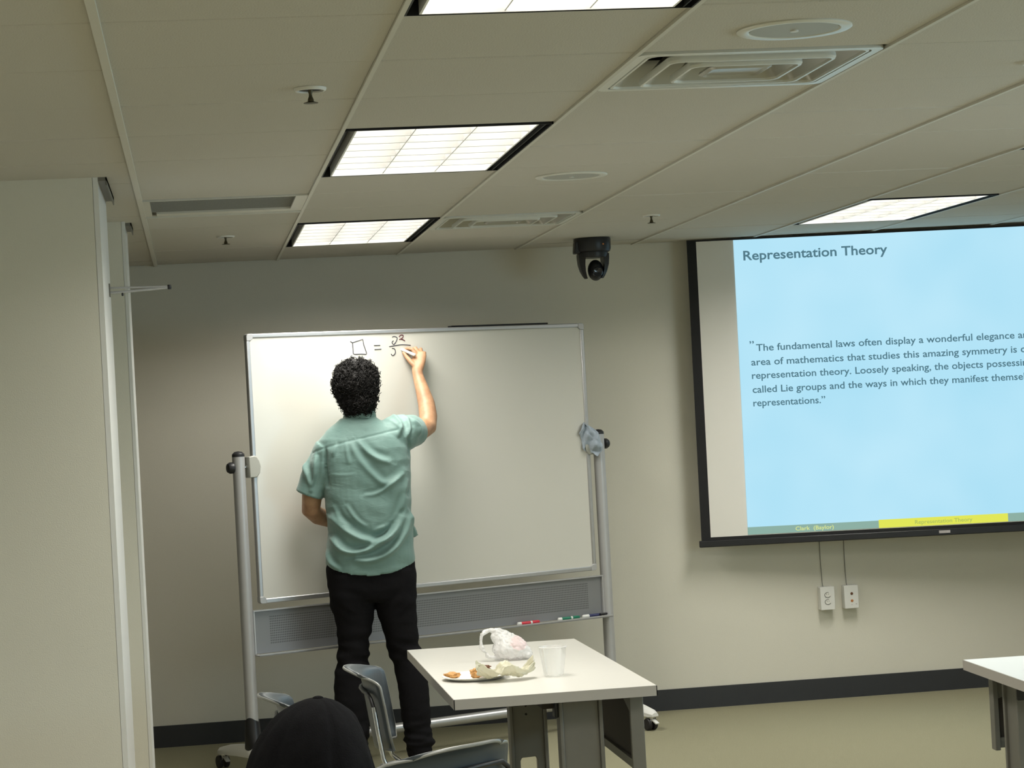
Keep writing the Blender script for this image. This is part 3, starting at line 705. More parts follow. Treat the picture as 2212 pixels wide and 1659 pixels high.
# ---- what stands on the middle table (top at .742)
TT = .7422
t = thing('paper_plate', 'round white plate with bits of food at the left end of the table', 'plate', (.852, 7.300, TT))
obj('dish', MB().lathe([(.002, .002), (.068, .002), (.080, .004), (.104, .013), (.108, .0135), (.109, .012), (.083, .001), (.066, 0), (.002, 0)], n=48), M_['plate'], t, local=True)
def blob(c, r, seed, amp=.25, R=(1, 1, 1), sub=4, freq=60):
    bm = bmesh.new(); bmesh.ops.create_icosphere(bm, subdivisions=sub, radius=1)
    mb = MB(); vs = []
    for v in bm.verts:
        n = v.co.normalized(); k = 1+amp*noise.noise(n*freq*.03+Vector((seed, seed*2, 0)))+amp*.4*noise.noise(n*freq*.09+Vector((seed, 0, seed)))
        vs.append((c[0]+n.x*r*R[0]*k, c[1]+n.y*r*R[1]*k, c[2]+n.z*r*R[2]*k))
    mb.add(vs, [tuple(l.vert.index for l in f.loops) for f in bm.faces]); bm.free(); return mb
tag(obj('food_scrap', blob((.778, 7.335, TT+.012), .019, 3, .5, (1.35, .8, .55), 3, 90), M_['food'], smooth=60), 'orange fried scrap of food at the left edge of the plate', 'food')
tag(obj('food_scrap', blob((.856, 7.290, TT+.018), .018, 5, .5, (1.2, .9, .85), 3, 90), M_['food'], smooth=60), 'orange fried piece of food beside the crumpled wrapper', 'food')
tag(obj('food_scrap', blob((.880, 7.30, TT+.032), .015, 8, .6, (1.3, .9, .6), 3, 90), M_['crust'], smooth=60), 'dark brown scrap of crust sticking up behind the wrapper', 'food')
# crumpled wrapper
def wrapper():
    mb = MB(); NX, NY = 60, 34
    rows = []
    for i in range(NX+1):
        u = i/NX; row = []
        x = .842+.190*u
        hwid = .050*math.sin(PI*min(1, max(0, u*.86+.10)))**.55
        for j in range(NY+1):
            v = j/NY*2-1
            y = 7.175+v*hwid+.022*u+.008*math.sin(u*8)
            rim = (abs(v)**2.2)*(.030+.010*math.sin(u*13+(v > 0)))
            cr_ = .012*noise.turbulence((u*4.3, v*1.7, .3), 3, True)+.006*abs(noise.noise((u*17, v*7, 3)))
            lift = .022*max(0, u-.75)/.25+.020*max(0, .22-u)/.22
            hump = .020*math.exp(-((u-.48)/.16)**2)*(1 if v > -.2 else .6)
            row.append((x+.006*noise.noise((u*9, v*5, 1)), y+.006*noise.noise((u*7, v*9, 5)), TT+.0025+rim+cr_+lift+hump*(1-abs(v)*.3)))
        rows.append(row)
    vs = [p for r in rows for p in r]; n = NY+1; fs = []
    for i in range(NX):
        for j in range(NY): a = i*n+j; fs.append((a, a+1, a+n+1, a+n))
    mb.add(vs, fs); o = obj('food_wrapper', mb, M_['paper'], smooth=28)
    sl = o.modifiers.new('s', 'SOLIDIFY'); sl.thickness = .0006
    tag(o, 'crumpled cream waxed paper wrapper lying against the plate', 'wrapper')
wrapper()
# carrier bag
def bag():
    mb = MB()
    mb.sphere((1.030, 7.765, .785), .050, 20, 14, (1.25, 1.1, .86)).sphere((1.062, 7.76, .772), .036, 18, 12, (1.1, 1.1, .85)).sphere((1.005, 7.765, .812), .034, 18, 12, (1.1, .9, .8)).sphere((1.085, 7.755, .762), .022, 16, 10, (1, 1.2, .9))
    mb.sphere((.990, 7.765, .826), .021, 16, 10, (1.3, .8, .9)).sphere((1.020, 7.765, .820), .024, 16, 10, (1.3, .9, .9))
    mb.tube([(1.02, 7.765, .832), (.985, 7.765, .846), (.958, 7.765, .848), (.936, 7.76, .836), (.928, 7.758, .812), (.934, 7.756, .785), (.955, 7.757, .760), (.995, 7.76, .752)], [(.020, .014), (.014, .010), (.011, .010), (.012, .010), (.011, .007), (.007, .005), (.008, .006), (.012, .010)], 12)
    def fn(co, n):
        p = co*26; k = noise.turbulence(p, 4, True, noise_basis='PERLIN_ORIGINAL'); q = abs(noise.noise(co*75))
        c = co+n*(k*.010-.005-q*.002); c.z = max(c.z, TT+.0004); return c
    t = thing('carrier_bag', 'crumpled white plastic carrier bag with a pink print and a looped handle', 'bag', (1.03, 7.76, TT))
    me = blend_mesh('bag_film', mb, .0024, 2, .5, M_['bag'], fn, (1.03, 7.76, TT))
    me.materials.append(M_['bagprint'])
    for p in me.polygons:
        c = p.center
        if (c.x-.028)**2/.03**2+(c.z-.060)**2/.024**2 < 1.0+.5*noise.noise(c*90): p.material_index = 1
    obj('bag_film', me, None, t, local=True)
bag()
# cup
t = thing('plastic_cup', 'empty clear plastic cup standing beside the bag', 'cup', (1.094, 7.215, TT))
obj('cup_wall', MB().lathe([(.002, .001), (.028, .001), (.0305, .004), (.0325, .010), (.0435, .091), (.0455, .093), (.0455, .0955), (.0435, .0955), (.0425, .090), (.0315, .010), (.029, .005), (.002, .004)], n=48, cap=False), M_['cup'], t, local=True)
obj('cup_rim', MB().lathe([(.0436, .0935), (.0458, .0930), (.0462, .0950), (.0440, .0962), (.0436, .0935)], n=48, cap=False), M_['bag'], t, local=True)

# ================================================================== CHAIRS
def make_chair(label):
    t = thing('stacking_chair', label, 'chair')
    NU, NV = 20, 22
    def S(u, v):
        e = min(v, 1-v)*.275
        cut = 1-(max(0, .060-e)/.060)**2.4*.34
        x = .218*u*cut
        z = .555+.270*v
        y = -.195-.038*v+.062*abs(u)**2.2
        if v > .80:
            q = (v-.80)/.20; y -= .050*q**1.7; z -= .018*q**2.2
        z -= .020*abs(u)**3*(v > .5)*(v-.5)*2
        return Vector((x, y, z))
    rows = [[S(i/NU*2-1, k/NV) for i in range(NU+1)] for k in range(NV+1)]
    mb = MB(); n = NU+1; mb.add([p for r in rows for p in r], [(k*n+i, k*n+i+1, (k+1)*n+i+1, (k+1)*n+i) for k in range(NV) for i in range(NU)])
    b = obj('backrest', mb, M_['shell'], t, local=True, smooth=60)
    sl = b.modifiers.new('s', 'SOLIDIFY'); sl.thickness = .009; sl.offset = 0
    edge = [rows[0][i] for i in range(NU+1)]+[rows[k][NU] for k in range(1, NV+1)]+[rows[NV][i] for i in range(NU-1, -1, -1)]+[rows[k][0] for k in range(NV-1, 0, -1)]
    edge.append(edge[0])
    obj('backrest_rim_highlight', MB().tube(edge, .0046, 8, cap=False), M_['shell_highlight'], t, local=True)  # pale tube along the shell edge, stands in for the highlight there
    def Q(u, v):
        e = min(v, 1-v)*.42; cut = 1-(max(0, .07-e)/.07)**2.4*.3
        x = .215*u*cut; y = -.19+.42*v
        z = .452-.018*math.sin(PI*v)*(1-u*u)+.012*u*u-.030*max(0, v-.85)/.15
        return Vector((x, y, z))
    rows = [[Q(i/NU*2-1, k/NV) for i in range(NU+1)] for k in range(NV+1)]
    mb = MB(); mb.add([p for r in rows for p in r], [(k*n+i, k*n+i+1, (k+1)*n+i+1, (k+1)*n+i) for k in range(NV) for i in range(NU)])
    b = obj('seat', mb, M_['shell'], t, local=True, smooth=60); sl = b.modifiers.new('s', 'SOLIDIFY'); sl.thickness = .010; sl.offset = 0
    for sx in (-1, 1):
        x = sx*.205
        for sy, y0, y1 in ((-1, -.13, -.235), (1, .17, .215)):
            obj('leg', MB().tube([(x*.9, y0+(-.03 if sy > 0 else .05), .436), (x*.93, y0, .428), (x*1.02, y0+(y1-y0)*.12, .39), (x*1.12, y1, .012)], .0105, 14), M_['chrome'], t, local=True)
            obj('foot_glide', MB().lathe([(.013, 0), (.014, .014), (.011, .024)], c=(x*1.12, y1, 0), n=16), M_['black'], t, local=True)
    half = [(.200, -.188, .700), (.204, -.178, .62), (.206, -.166, .54), (.204, -.150, .49), (.196, -.10, .450), (.186, -.05, .436), (.184, .10, .436)]
    for sx in (-1, 1): obj('back_support', MB().tube([(sx*x, y, z) for x, y, z in half], .0070, 12), M_['chrome'], t, local=True)
    bow = [(.020, -.2325, .742), (.110, -.222, .742), (.160, -.206, .738), (.188, -.196, .722), (.200, -.188, .695)]
    obj('back_frame', MB().tube([(-x, y, z) for x, y, z in reversed(bow)]+bow, .0065, 12), M_['black'], t, local=True)
    obj('seat_crossbar', MB().tube([(-.19, .12, .436), (.19, .12, .436)], .008, 12).tube([(-.19, -.09, .436), (.19, -.09, .436)], .008, 12), M_['chrome'], t, local=True)
    t['group'] = 'stacking chairs'
    return t
ch = make_chair('dark grey shell chair tucked against the left side of the middle table')
ch.location = (.712, 7.275, 0); ch.rotation_euler = (0, 0, math.radians(-96))
copy_tree(ch, (.425, 6.72, 0), math.radians(-86), 'dark grey shell chair half hidden behind the black cap')
copy_tree(ch, (.455, 5.66, 0), math.radians(36), 'dark grey shell chair seen from behind at the bottom edge, in front of the table')
copy_tree(ch, (.150, 3.500, 0), 0, 'dark grey shell chair under the seated person in the black cap')

# ================================================================== PEOPLE
def sell(cx, cy, cz, rx, ry, zf=None, n=40, p=2.4):
    out = []
    for k in range(n):
        a = 2*PI*k/n; ca, sa = math.cos(a), math.sin(a)
        x = rx*math.copysign(abs(ca)**(2/p), ca); y = ry*math.copysign(abs(sa)**(2/p), sa)
        out.append((cx+x, cy+y, cz+(zf(ca, sa) if zf else 0)))
    return out
def limb(mb, pts, n=20):
    """pts: (x,y,z,rx,rz)"""
    mb.tube([p[:3] for p in pts], [(p[3], p[4] if len(p) > 4 else p[3]) for p in pts], n)
    mb.sphere(pts[0][:3], pts[0][3]*.98, 14, 8); mb.sphere(pts[-1][:3], pts[-1][3]*.98, 14, 8)

MO = (.80, 10.36, 0)
man = thing('person', 'person in teal short-sleeved shirt and black trousers writing on the whiteboard', 'person', MO)
b = MB()
# head and neck
HC = Vector((.735, 10.345, 1.735))
b.sphere(tuple(HC+Vector((0, -.012, .018))), .098, 24, 16, (.80, 1.0, 1.0))
b.sphere(tuple(HC+Vector((.004, .020, -.035))), .074, 20, 14, (.86, 1.0, 1.12))
b.sphere(tuple(HC+Vector((.006, .055, -.088))), .030, 16, 10, (1.1, .9, .8))
b.tube([tuple(HC+Vector((.006, .092, .012))), tuple(HC+Vector((.007, .106, -.012))), tuple(HC+Vector((.007, .112, -.026))), tuple(HC+Vector((.007, .096, -.036)))], [.008, .010, .013, .010], 10)
for sx in (-1, 1):
    b.sphere(tuple(HC+Vector((sx*.078, -.004, -.012))), .026, 14, 10, (.35, .75, 1.15))
    b.sphere(tuple(HC+Vector((sx*.030+.006, .082, .008))), .013, 12, 8, (1.2, .7, .8))
b.sphere(tuple(HC+Vector((.007, .094, -.062))), .016, 12, 8, (1.5, .6, .5))
b.tube([(.735, 10.335, 1.70), (.742, 10.335, 1.62), (.750, 10.34, 1.53)], [.058, .056, .070], 20)
# trunk
b.rings([sell(.757, 10.36, z, (xr-xl)/2-.025, ry-.02) for z, xl, xr, ry in ((.86, .57, .945, .11), (.95, .575, .94, .115), (1.09, .585, .94, .115), (1.25, .575, .945, .12), (1.40, .57, .955, .12), (1.48, .575, .93, .11), (1.53, .64, .86, .08))])
# right arm (raised)
limb(b, [(.905, 10.35, 1.495, .060), (.98, 10.435, 1.515, .052), (1.035, 10.515, 1.525, .046), (1.070, 10.560, 1.540, .043), (1.080, 10.600, 1.585, .0425), (1.079, 10.640, 1.645, .0400), (1.066, 10.685, 1.720, .0320), (1.055, 10.718, 1.775, .0260), (1.053, 10.732, 1.802, .0255)])
b.tube([(1.053, 10.732, 1.800), (1.058, 10.742, 1.822), (1.064, 10.752, 1.850), (1.070, 10.760, 1.875), (1.073, 10.766, 1.893)], [(.026, .021), (.031, .022), (.036, .019), (.036, .017), (.031, .012)], 16)
def finger(pts, r): b.tube(pts, r, 10); [b.sphere(p, q*1.02, 10, 7) for p, q in zip(pts, r)]
finger([(1.052, 10.757, 1.884), (1.038, 10.764, 1.907), (1.016, 10.770, 1.913), (.999, 10.776, 1.904)], [.0105, .0098, .0088, .0075])
finger([(1.066, 10.766, 1.890), (1.056, 10.782, 1.912), (1.034, 10.787, 1.906), (1.018, 10.784, 1.895)], [.0105, .0098, .0088, .0078])
finger([(1.081, 10.769, 1.888), (1.081, 10.786, 1.906), (1.062, 10.793, 1.897), (1.050, 10.790, 1.882)], [.0102, .0094, .0085, .0075])
finger([(1.094, 10.765, 1.874), (1.098, 10.782, 1.888), (1.083, 10.793, 1.880), (1.072, 10.792, 1.866)], [.0095, .0086, .0077, .0068])
finger([(1.046, 10.738, 1.826), (1.026, 10.746, 1.848), (1.009, 10.758, 1.872), (.997, 10.769, 1.893)], [.0145, .0122, .0102, .0084])
# left arm (bent in front)
limb(b, [(.600, 10.35, 1.475, .058), (.545, 10.365, 1.37, .052), (.510, 10.385, 1.26, .047), (.502, 10.405, 1.190, .043), (.535, 10.455, 1.160, .041), (.585, 10.510, 1.138, .036), (.635, 10.555, 1.125, .027), (.655, 10.570, 1.122, .024)])
b.tube([(.655, 10.570, 1.122), (.675, 10.582, 1.120), (.700, 10.592, 1.118), (.722, 10.598, 1.115)], [(.018, .024), (.016, .034), (.016, .038), (.012, .034)], 14)
for k, (dz, dl) in enumerate(((.030, 0), (.010, .005), (-.010, .003), (-.029, -.006))):
    finger([(.718, 10.598, 1.116+dz), (.742+dl, 10.592, 1.116+dz), (.752+dl, 10.572, 1.114+dz), (.738+dl, 10.560, 1.112+dz)], [.0095, .0088, .008, .007])
finger([(.672, 10.575, 1.145), (.695, 10.568, 1.160), (.718, 10.560, 1.158), (.734, 10.556, 1.148)], [.013, .0115, .0098, .008])
# legs and feet inside trousers and shoes
limb(b, [(.665, 10.36, .86, .075), (.672, 10.365, .66, .062), (.655, 10.37, .48, .050), (.640, 10.36, .33, .050), (.645, 10.36, .10, .036), (.645, 10.365, .06, .034)])
limb(b, [(.860, 10.36, .86, .075), (.875, 10.365, .66, .062), (.903, 10.37, .48, .050), (.922, 10.36, .33, .050), (.932, 10.36, .10, .036), (.932, 10.365, .06, .034)])
for x0, dx in ((.645, -.03), (.932, .05)):
    b.tube([(x0, 10.345, .045), (x0+dx*.5, 10.43, .040), (x0+dx, 10.53, .030)], [(.030, .030), (.034, .026), (.028, .018)], 14)
b.sphere((.757, 10.36, .87), .12, 20, 12, (1.45, .85, .8))
obj('body', blend_mesh('body', b, .0036, 3, .5, M_['skin'], None, MO), None, man, local=True)

# shoes
for x0, dx in ((.645, -.03), (.932, .05)):
    s = MB(); R = []
    for q, wx, zt in ((-.05, .020, .055), (-.035, .034, .085), (0, .038, .088), (.06, .040, .075), (.12, .044, .058), (.18, .042, .045), (.215, .026, .030)):
        cx, cy = x0+dx*(q/.2), 10.345+q
        R.append([(cx-wx, cy, .004), (cx+wx, cy, .004), (cx+wx*1.05, cy, zt*.45), (cx+wx*.6, cy, zt*.92), (cx, cy, zt), (cx-wx*.6, cy, zt*.92), (cx-wx*1.05, cy, zt*.45)])
    o = obj('shoe', s.rings(R), M_['shoe'], man, smooth=80); ss = o.modifiers.new('s', 'SUBSURF'); ss.levels = 2; ss.render_levels = 2
# trousers
p = MB()
p.rings([sell((a+c)/2, 10.36, z, (c-a)/2, ry) for z, c, a, ry in ((.99, .950, .572, .125), (.93, .958, .556, .130), (.88, .962, .553, .132), (.82, .958, .558, .130), (.78, .955, .565, .118), (.762, .93, .59, .09))])
def leg(rows):
    p.rings([sell((a+c)/2, y, z, (c-a)/2, ry, n=28, p=2.2) for z, a, c, y, ry in rows])
leg([(.90, .556, .762, 10.36, .12), (.80, .560, .768, 10.36, .115), (.72, .572, .762, 10.362, .105), (.659, .585, .752, 10.365, .098), (.56, .592, .730, 10.368, .086), (.508, .582, .724, 10.37, .082), (.417, .563, .719, 10.362, .085), (.327, .560, .716, 10.356, .085), (.23, .566, .712, 10.354, .080), (.13, .580, .706, 10.354, .072), (.085, .578, .708, 10.356, .072), (.040, .586, .704, 10.358, .070)])
leg([(.90, .765, .962, 10.36, .12), (.80, .766, .958, 10.36, .115), (.72, .772, .955, 10.362, .105), (.645, .790, .954, 10.365, .098), (.56, .812, .964, 10.368, .088), (.491, .832, .974, 10.37, .083), (.397, .849, .990, 10.362, .085), (.30, .856, .993, 10.356, .085), (.20, .862, .992, 10.354, .078), (.161, .874, .990, 10.354, .070), (.135, .864, 1.000, 10.354, .078), (.105, .870, .998, 10.356, .076), (.07, .874, .992, 10.356, .072), (.045, .880, .984, 10.358, .068)])
def pfn(co, n):
    low = max(0, 1-abs(co.z-.12)/.14); knee = max(0, 1-abs(co.z-.53)/.12)
    w1 = noise.noise(Vector((co.x*14, co.y*14, co.z*42)))*.016*low
    w2 = noise.noise(Vector((co.x*9+co.z*12, co.y*9, co.z*26)))*.012*(knee+.4)
    hip = max(0, 1-abs(co.z-.74)/.12); w3 = noise.noise(Vector((co.x*12, co.y*6, (co.z-abs(co.x-.76)*.7)*30)))*.006*hip
    return co+n*(w1+w2+w3)
obj('trousers', blend_mesh('trousers', p, .0065, 3, .5, M_['pants'], pfn, MO), None, man, local=True)
# shirt
q = MB()
hem = lambda ca, sa: -.058*abs(sa)**1.3
hem2 = lambda ca, sa: -.040*abs(sa)**1.3
q.rings([sell(.755, 10.355, .945, .203, .138, hem), sell(.756, 10.355, .985, .201, .138, hem2), sell(.760, 10.355, 1.03, .198, .138), sell(.763, 10.355, 1.09, .192, .135), sell(.761, 10.355, 1.19, .193, .134),
         sell(.762, 10.355, 1.30, .197, .134), sell(.762, 10.352, 1.40, .203, .132), sell(.757, 10.35, 1.455, .208, .124), sell(.748, 10.35, 1.505, .198, .108), sell(.742, 10.348, 1.545, .155, .090), sell(.738, 10.346, 1.575, .110, .078), sell(.735, 10.344, 1.60, .080, .070)])
q.sphere((.615, 10.35, 1.468), .078, 20, 12, (1.0, .95, .82)).sphere((.885, 10.352, 1.500), .098, 20, 12, (1.0, .9, .92))
q.tube([(.600, 10.35, 1.462), (.556, 10.36, 1.395), (.523, 10.37, 1.325), (.497, 10.378, 1.262)], [(.076, .072), (.074, .070), (.068, .066), (.066, .064)], 24)
q.tube([(.880, 10.345, 1.496), (.935, 10.385, 1.520), (.972, 10.440, 1.524), (.992, 10.478, 1.524)], [(.094, .094), (.088, .088), (.080, .080), (.077, .076)], 24)
q.rings([[(.935, 10.42, 1.19), (.955, 10.42, 1.20), (.950, 10.45, 1.19)], [(.94, 10.41, 1.10), (.972, 10.43, 1.11), (.955, 10.46, 1.10)], [(.93, 10.40, 1.028), (.990, 10.44, 1.045), (.960, 10.48, 1.03)]])
q.tube([(.735, 10.342, 1.585), (.738, 10.340, 1.612), (.742, 10.337, 1.640)], [(.070, .070), (.064, .064), (.060, .060)], 28)
FOLDS = [([(0.592, 1.151), (0.644, 1.099), (0.708, 1.056), (0.773, 1.038), (0.846, 1.059), (0.899, 1.122), (0.932, 1.219)], .0135, .017),
 ([(0.587, 1.058), (0.623, 1.012), (0.683, 0.994), (0.761, 1.014), (0.841, 1.07), (0.895, 1.139)], .0145, .015),
 ([(0.681, 0.962), (0.73, 0.956), (0.792, 0.968), (0.86, 1.008), (0.908, 1.066), (0.933, 1.131)], .0130, .016),
 ([(0.725, 1.485), (0.762, 1.439), (0.804, 1.409), (0.853, 1.39)], .009, .015),
 ([(0.686, 1.476), (0.727, 1.402), (0.778, 1.339), (0.826, 1.297), (0.876, 1.311), (0.923, 1.347)], .006, .016),
 ([(0.74, 1.247), (0.796, 1.255), (0.864, 1.295), (0.911, 1.331)], .004, .009),
 ([(0.935, 1.164), (0.954, 1.107), (0.974, 1.056)], .007, .010), ([(0.556, 1.0), (0.57, 0.955), (0.602, 0.925)], .006, .010),
 ([(0.655, 1.203), (0.691, 1.145), (0.733, 1.11)], .0035, .009), ([(0.765, 1.086), (0.81, 1.1), (0.849, 1.108)], .0022, .008),
 ([(0.503, 1.492), (0.48, 1.411), (0.496, 1.311)], .008, .010), ([(0.53, 1.43), (0.52, 1.354), (0.5, 1.283)], .008, .010),
 ([(0.969, 1.582), (1.006, 1.547), (1.009, 1.508)], .008, .010), ([(0.892, 1.608), (0.923, 1.557), (0.909, 1.513)], .008, .011), ([(.955, 1.59), (.962, 1.54), (.95, 1.50)], .006, .008),
 ([(0.62, 1.48), (0.607, 1.437)], .004, .009), ([(0.665, 1.483), (0.671, 1.4)], .0035, .009), ([(.60, 1.35), (.64, 1.345), (.70, 1.345)], .0010, .005), ([(.575, 1.46), (.573, 1.38), (.578, 1.30)], -.010, .008),
 ([(0.517, 1.453), (0.621, 1.483), (0.743, 1.506), (0.911, 1.536)], -.0020, .0045), ([(.955, 1.50), (.958, 1.44), (.955, 1.41)], -.006, .008),
 ([(.93, 1.30), (.905, 1.20), (.86, 1.13), (.80, 1.09)], .007, .014), ([(.60, 1.20), (.62, 1.15), (.66, 1.11)], .004, .010)]
def shirt_mesh():
    me = blend_mesh('shirt', q, .0052, 4, .5, M_['shirt'], None, (0, 0, 0))
    n = len(me.vertices); co = np.empty(n*3, 'f'); me.vertices.foreach_get('co', co); co = co.reshape(-1, 3)
    no = np.empty(n*3, 'f'); me.vertices.foreach_get('normal', no); no = no.reshape(-1, 3)
    wgt = np.clip(-no[:, 1]*1.6+.5, 0, 1)
    # fold lines were read at the depth of the back; follow the same line of the cloth around its sides
    X, Z = co[:, 0], co[:, 2]
    d = np.zeros(n)
    for pts, amp, wd in FOLDS:
        wd *= .88 if wd > .005 else 1
        pts = cr(pts, 4); best = np.full(n, 9.); side = np.zeros(n); tt = np.zeros(n); N = len(pts)-1
        for k in range(N):
            a = np.array(pts[k]); e = np.array(pts[k+1])-a; L2 = e@e
            t_ = np.clip(((X-a[0])*e[0]+(Z-a[1])*e[1])/L2, 0, 1)
            dx, dz = X-(a[0]+t_*e[0]), Z-(a[1]+t_*e[1]); dd = np.hypot(dx, dz); m_ = dd < best
            best[m_] = dd[m_]; side[m_] = np.sign(e[0]*dz-e[1]*dx)[m_]; tt[m_] = ((k+t_)/N)[m_]
        fade = 1 if abs(wd) < .005 else np.clip(np.sin(np.pi*(tt*.86+.07)), 0, 1)**.6
        sd = best*side
        d += 1.7*amp*fade*(np.exp(-(sd/wd)**2)-.55*np.exp(-((sd-1.9*wd)/(1.2*wd))**2)*(amp > 0))
    co = co+no*(d*wgt)[:, None]
    for i in range(n):
        c = co[i]; v = noise.noise((c[0]*11+c[2]*5, c[1]*8, c[2]*13))*.006+noise.noise((c[0]*30, c[1]*20, c[2]*26-c[0]*14))*.0008
        co[i] = c+no[i]*v
    co -= np.array(MO, 'f')
    me.vertices.foreach_set('co', co.ravel()); me.update(); return me
sh = obj('shirt', shirt_mesh(), None, man, local=True)
sh_c = MB(); R = []
for r_, z_, t_ in ((.076, 1.583, 0), (.0765, 1.598, 0), (.070, 1.628, 0), (.0655, 1.646, 0), (.062, 1.646, 0), (.064, 1.620, 0), (.066, 1.60, 0)):
    R.append([(.738+(z_-1.58)*.12+r_*math.cos(a), 10.339+r_*.95*math.sin(a), z_-.012*math.sin(a)) for a in [2*PI*k/40 for k in range(40)]])
obj('collar', sh_c.rings(R, cap=False), M_['shirt'], man)
# curly hair
hb = MB(); HH_ = Vector((.730, 10.322, 1.752))
hb.sphere(tuple(HH_), .100, 28, 18, (1.02, 1.0, 1.10)); hb.sphere(tuple(HH_+Vector((.006, -.018, -.065))), .082, 24, 14, (1.0, .85, 1.05)); hb.sphere(tuple(HH_+Vector((.004, .0, .028))), .088, 20, 12, (1.12, 1.05, .95)); hb.sphere(tuple(HH_+Vector((-.006, -.030, -.118))), .045, 20, 12, (1.15, .6, .75))
def hfn(co, n): return co+n*(noise.turbulence(co*48, 3, True)*.012-.004)
hme = blend_mesh('hair', hb, .005, 2, .5, M_['hair'], hfn, (0, 0, 0))
cand = [(v.co.copy(), v.normal.copy()) for v in hme.vertices if not (v.co.y > 10.385 and v.co.z < 1.80)]
for v in hme.vertices: v.co -= Vector(MO)
hair = obj('hair', hme, None, man, local=True)
cm = MB()
for k in range(1500):
    p_, n_ = random.choice(cand)
    if n_.z < -.75: continue
    ax_ = (n_+Vector((random.uniform(-.9, .9), random.uniform(-.9, .9), random.uniform(-1.1, .5)))).normalized()
    e1 = ax_.orthogonal().normalized(); e2 = ax_.cross(e1)
    R_ = random.uniform(.004, .0088); Lc = random.uniform(.008, .022); turns = random.uniform(1.0, 2.0); ph = random.uniform(0, 6.28); pts = []
    for i in range(11):
        s_ = i/10; an = ph+2*PI*turns*s_
        pts.append(p_-n_*.003+ax_*(Lc*s_)+(e1*math.cos(an)+e2*math.sin(an))*R_)
    cm.tube(pts, [.0016]*8+[.0014, .0011, .0007], 4)
cu_ = obj('curls', cm, M_['hair'], hair, smooth=80)
tag(cu_, kind='stuff')

# marker held in the raised hand
d_ = Vector((.067, -.046, -.036))
marker((.986, 10.777, 1.911), d_, 'white whiteboard marker held in the raised hand of the person writing', 1, 'white', 'white', L=.082, r=.0070)

# seated person in the foreground
PO = (.150, 3.43, 0)
sp = thing('person', 'seated person in a black cap seen from behind at the bottom edge', 'person', PO)
b = MB()
hc = Vector((.143, 3.44, 1.085))
b.sphere(tuple(hc), .090, 20, 14, (.84, 1.0, 1.05)); b.sphere(tuple(hc+Vector((0, .03, -.06))), .065, 18, 12, (.9, 1, 1.1))
b.tube([tuple(hc+Vector((0, .09, -.02))), tuple(hc+Vector((0, .108, -.05))), tuple(hc+Vector((0, .09, -.06)))], [.008, .013, .01], 8)
for sx in (-1, 1): b.sphere(tuple(hc+Vector((sx*.078, 0, -.04))), .026, 12, 8, (.35, .75, 1.15))
b.tube([(.145, 3.43, 1.03), (.148, 3.42, .90)], [.055, .062], 16)
b.rings([sell(.150, 3.44, z, rx, ry, n=28) for z, rx, ry in ((.48, .15, .11), (.60, .145, .10), (.78, .165, .10), (.87, .17, .09), (.92, .08, .065))])
for sx in (-1, 1):
    limb(b, [(.150+sx*.165, 3.43, .85, .048), (.150+sx*.20, 3.46, .70, .043), (.150+sx*.20, 3.52, .60, .040), (.150+sx*.15, 3.66, .575, .032), (.150+sx*.12, 3.75, .575, .025)])
    b.tube([(.150+sx*.12, 3.75, .575), (.150+sx*.115, 3.79, .575), (.150+sx*.11, 3.83, .570)], [(.03, .016), (.038, .016), (.034, .012)], 12)
    for k in range(4):
        x = .150+sx*.11+(k-1.5)*.019; finger([(x, 3.825, .570), (x, 3.86, .566), (x, 3.885, .556)], [.0092, .0085, .0075])
    finger([(.150+sx*.085, 3.78, .575), (.150+sx*.066, 3.81, .570), (.150+sx*.060, 3.835, .563)], [.012, .010, .0085])
    limb(b, [(.150+sx*.09, 3.46, .53, .075), (.150+sx*.12, 3.68, .525, .062), (.150+sx*.13, 3.86, .50, .050), (.150+sx*.13, 3.88, .30, .048), (.150+sx*.13, 3.86, .08, .034)])
    b.tube([(.150+sx*.13, 3.85, .045), (.150+sx*.13, 3.93, .04), (.150+sx*.14, 4.03, .03)], [(.03, .03), (.034, .026), (.028, .018)], 12)
obj('body', blend_mesh('body', b, .006, 3, .5, M_['skin'], None, PO), None, sp, local=True)
j = MB()
j.rings([sell(.150, 3.44, z, rx, ry, n=32) for z, rx, ry in ((.475, .175, .128), (.60, .170, .120), (.78, .190, .118), (.865, .185, .105), (.905, .12, .085), (.93, .075, .072))])
for sx in (-1, 1): limb(j, [(.150+sx*.165, 3.43, .845, .062), (.150+sx*.205, 3.46, .70, .056), (.150+sx*.205, 3.52, .605, .052), (.150+sx*.16, 3.66, .580, .042), (.150+sx*.13, 3.72, .578, .038)])
obj('jacket', blend_mesh('jacket', j, .008, 3, .5, M_['jacket'], lambda c, n: c+n*noise.noise(c*11)*.006, PO), None, sp, local=True)
j = MB()
for sx in (-1, 1): limb(j, [(.150+sx*.09, 3.47, .535, .090), (.150+sx*.12, 3.68, .530, .074), (.150+sx*.13, 3.87, .50, .062), (.150+sx*.13, 3.89, .30, .060), (.150+sx*.13, 3.87, .10, .052)])
j.sphere((.150, 3.44, .545), .10, 20, 12, (1.6, 1.1, .75))
obj('trousers', blend_mesh('trousers', j, .008, 3, .5, M_['pants'], None, PO), None, sp, local=True)
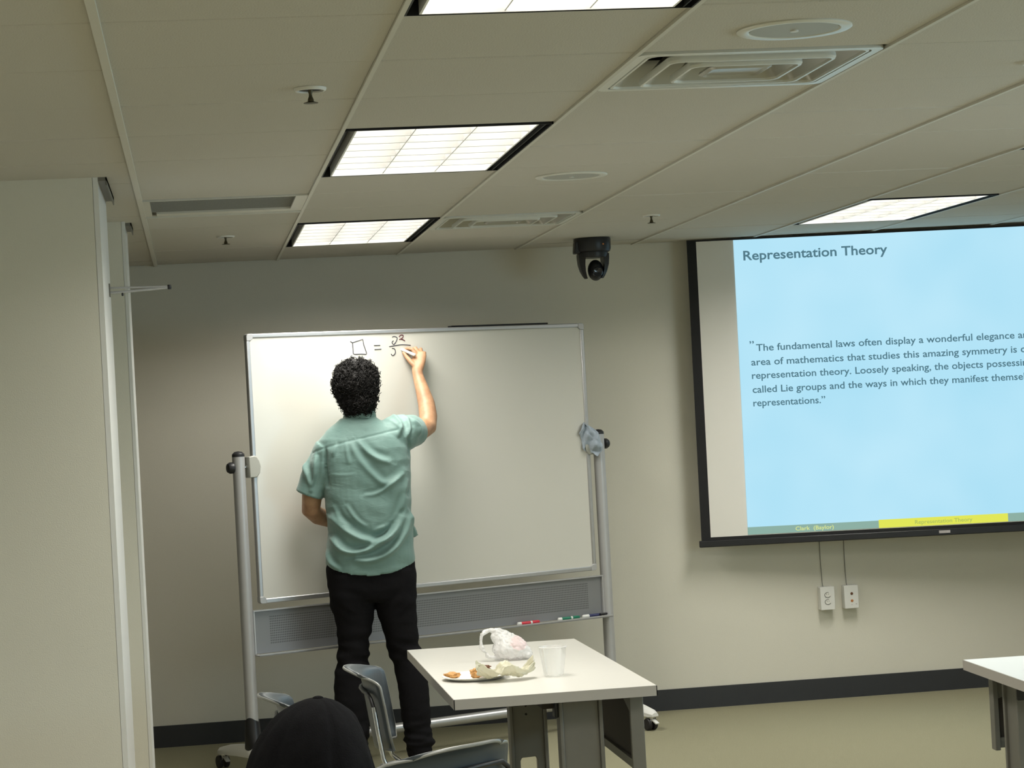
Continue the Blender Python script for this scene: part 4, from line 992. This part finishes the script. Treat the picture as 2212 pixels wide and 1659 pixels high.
for sx in (-1, 1):
    s = MB(); R = []
    for q_, wx, zt in ((-.05, .020, .055), (-.035, .034, .085), (0, .038, .088), (.06, .040, .075), (.12, .044, .058), (.18, .042, .045), (.215, .026, .030)):
        cx, cy = .150+sx*.13, 3.86+q_
        R.append([(cx-wx, cy, .004), (cx+wx, cy, .004), (cx+wx*1.05, cy, zt*.45), (cx+wx*.6, cy, zt*.92), (cx, cy, zt), (cx-wx*.6, cy, zt*.92), (cx-wx*1.05, cy, zt*.45)])
    obj('shoe', s.rings(R), M_['shoe'], sp, smooth=80)
# cap: soft panels meeting at a button, seams pressed in
def cap_mesh():
    mb = MB(); NU, NV = 72, 26
    cx, cy, cz = .143, 3.435, 1.062
    R = []
    ax0, az0 = .018, .136      # apex offset and height
    for k in range(NV+1):
        v = k/NV; ph = v*PI/2*.985
        row = []
        for i in range(NU):
            a = 2*PI*i/NU
            rr = math.cos(ph)**.98
            seam = min(abs(((a/(2*PI)*6+.18) % 1)), 1-abs(((a/(2*PI)*6+.18) % 1)))
            r_ = rr*(1-.05*math.exp(-(seam/.026)**2)+.012*math.sin(PI*seam*2))
            wr = .003*noise.noise((math.cos(a)*2.3, math.sin(a)*2.3, v*4))+.0015*noise.noise((math.cos(a)*7, math.sin(a)*7, v*9))
            x = cx+ax0*math.sin(ph)**2+(.099*r_+wr)*math.cos(a); y = cy+(.112*r_+wr)*math.sin(a)
            z = cz-.02+(az0+.012)*math.sin(ph)**.98-.008*(1-v)*math.cos(a)
            row.append((x, y, z))
        R.append(row)
    mb.rings(R); return mb
cp = obj('cap_crown', cap_mesh(), M_['cap'], sp, smooth=70)
obj('cap_button', MB().sphere((.161, 3.435, 1.1895), .007, 12, 8, (1.2, 1.2, .5)), M_['cap'], cp)
br = MB(); R0, R1 = [], []
for i in range(17):
    a = PI*i/16; R0.append((.143+.092*math.cos(a), 3.435+.100*math.sin(a), 1.050)); R1.append((.143+.088*math.cos(a), 3.435+.112*math.sin(a)+.070*math.sin(a)**.8, 1.030+.012*math.sin(a)))
br.rings([R0, R1, [(p[0], p[1], p[2]-.004) for p in R1], [(p[0], p[1], p[2]-.004) for p in R0]], cap=False, closed=False)
obj('cap_brim', br, M_['cap'], cp)
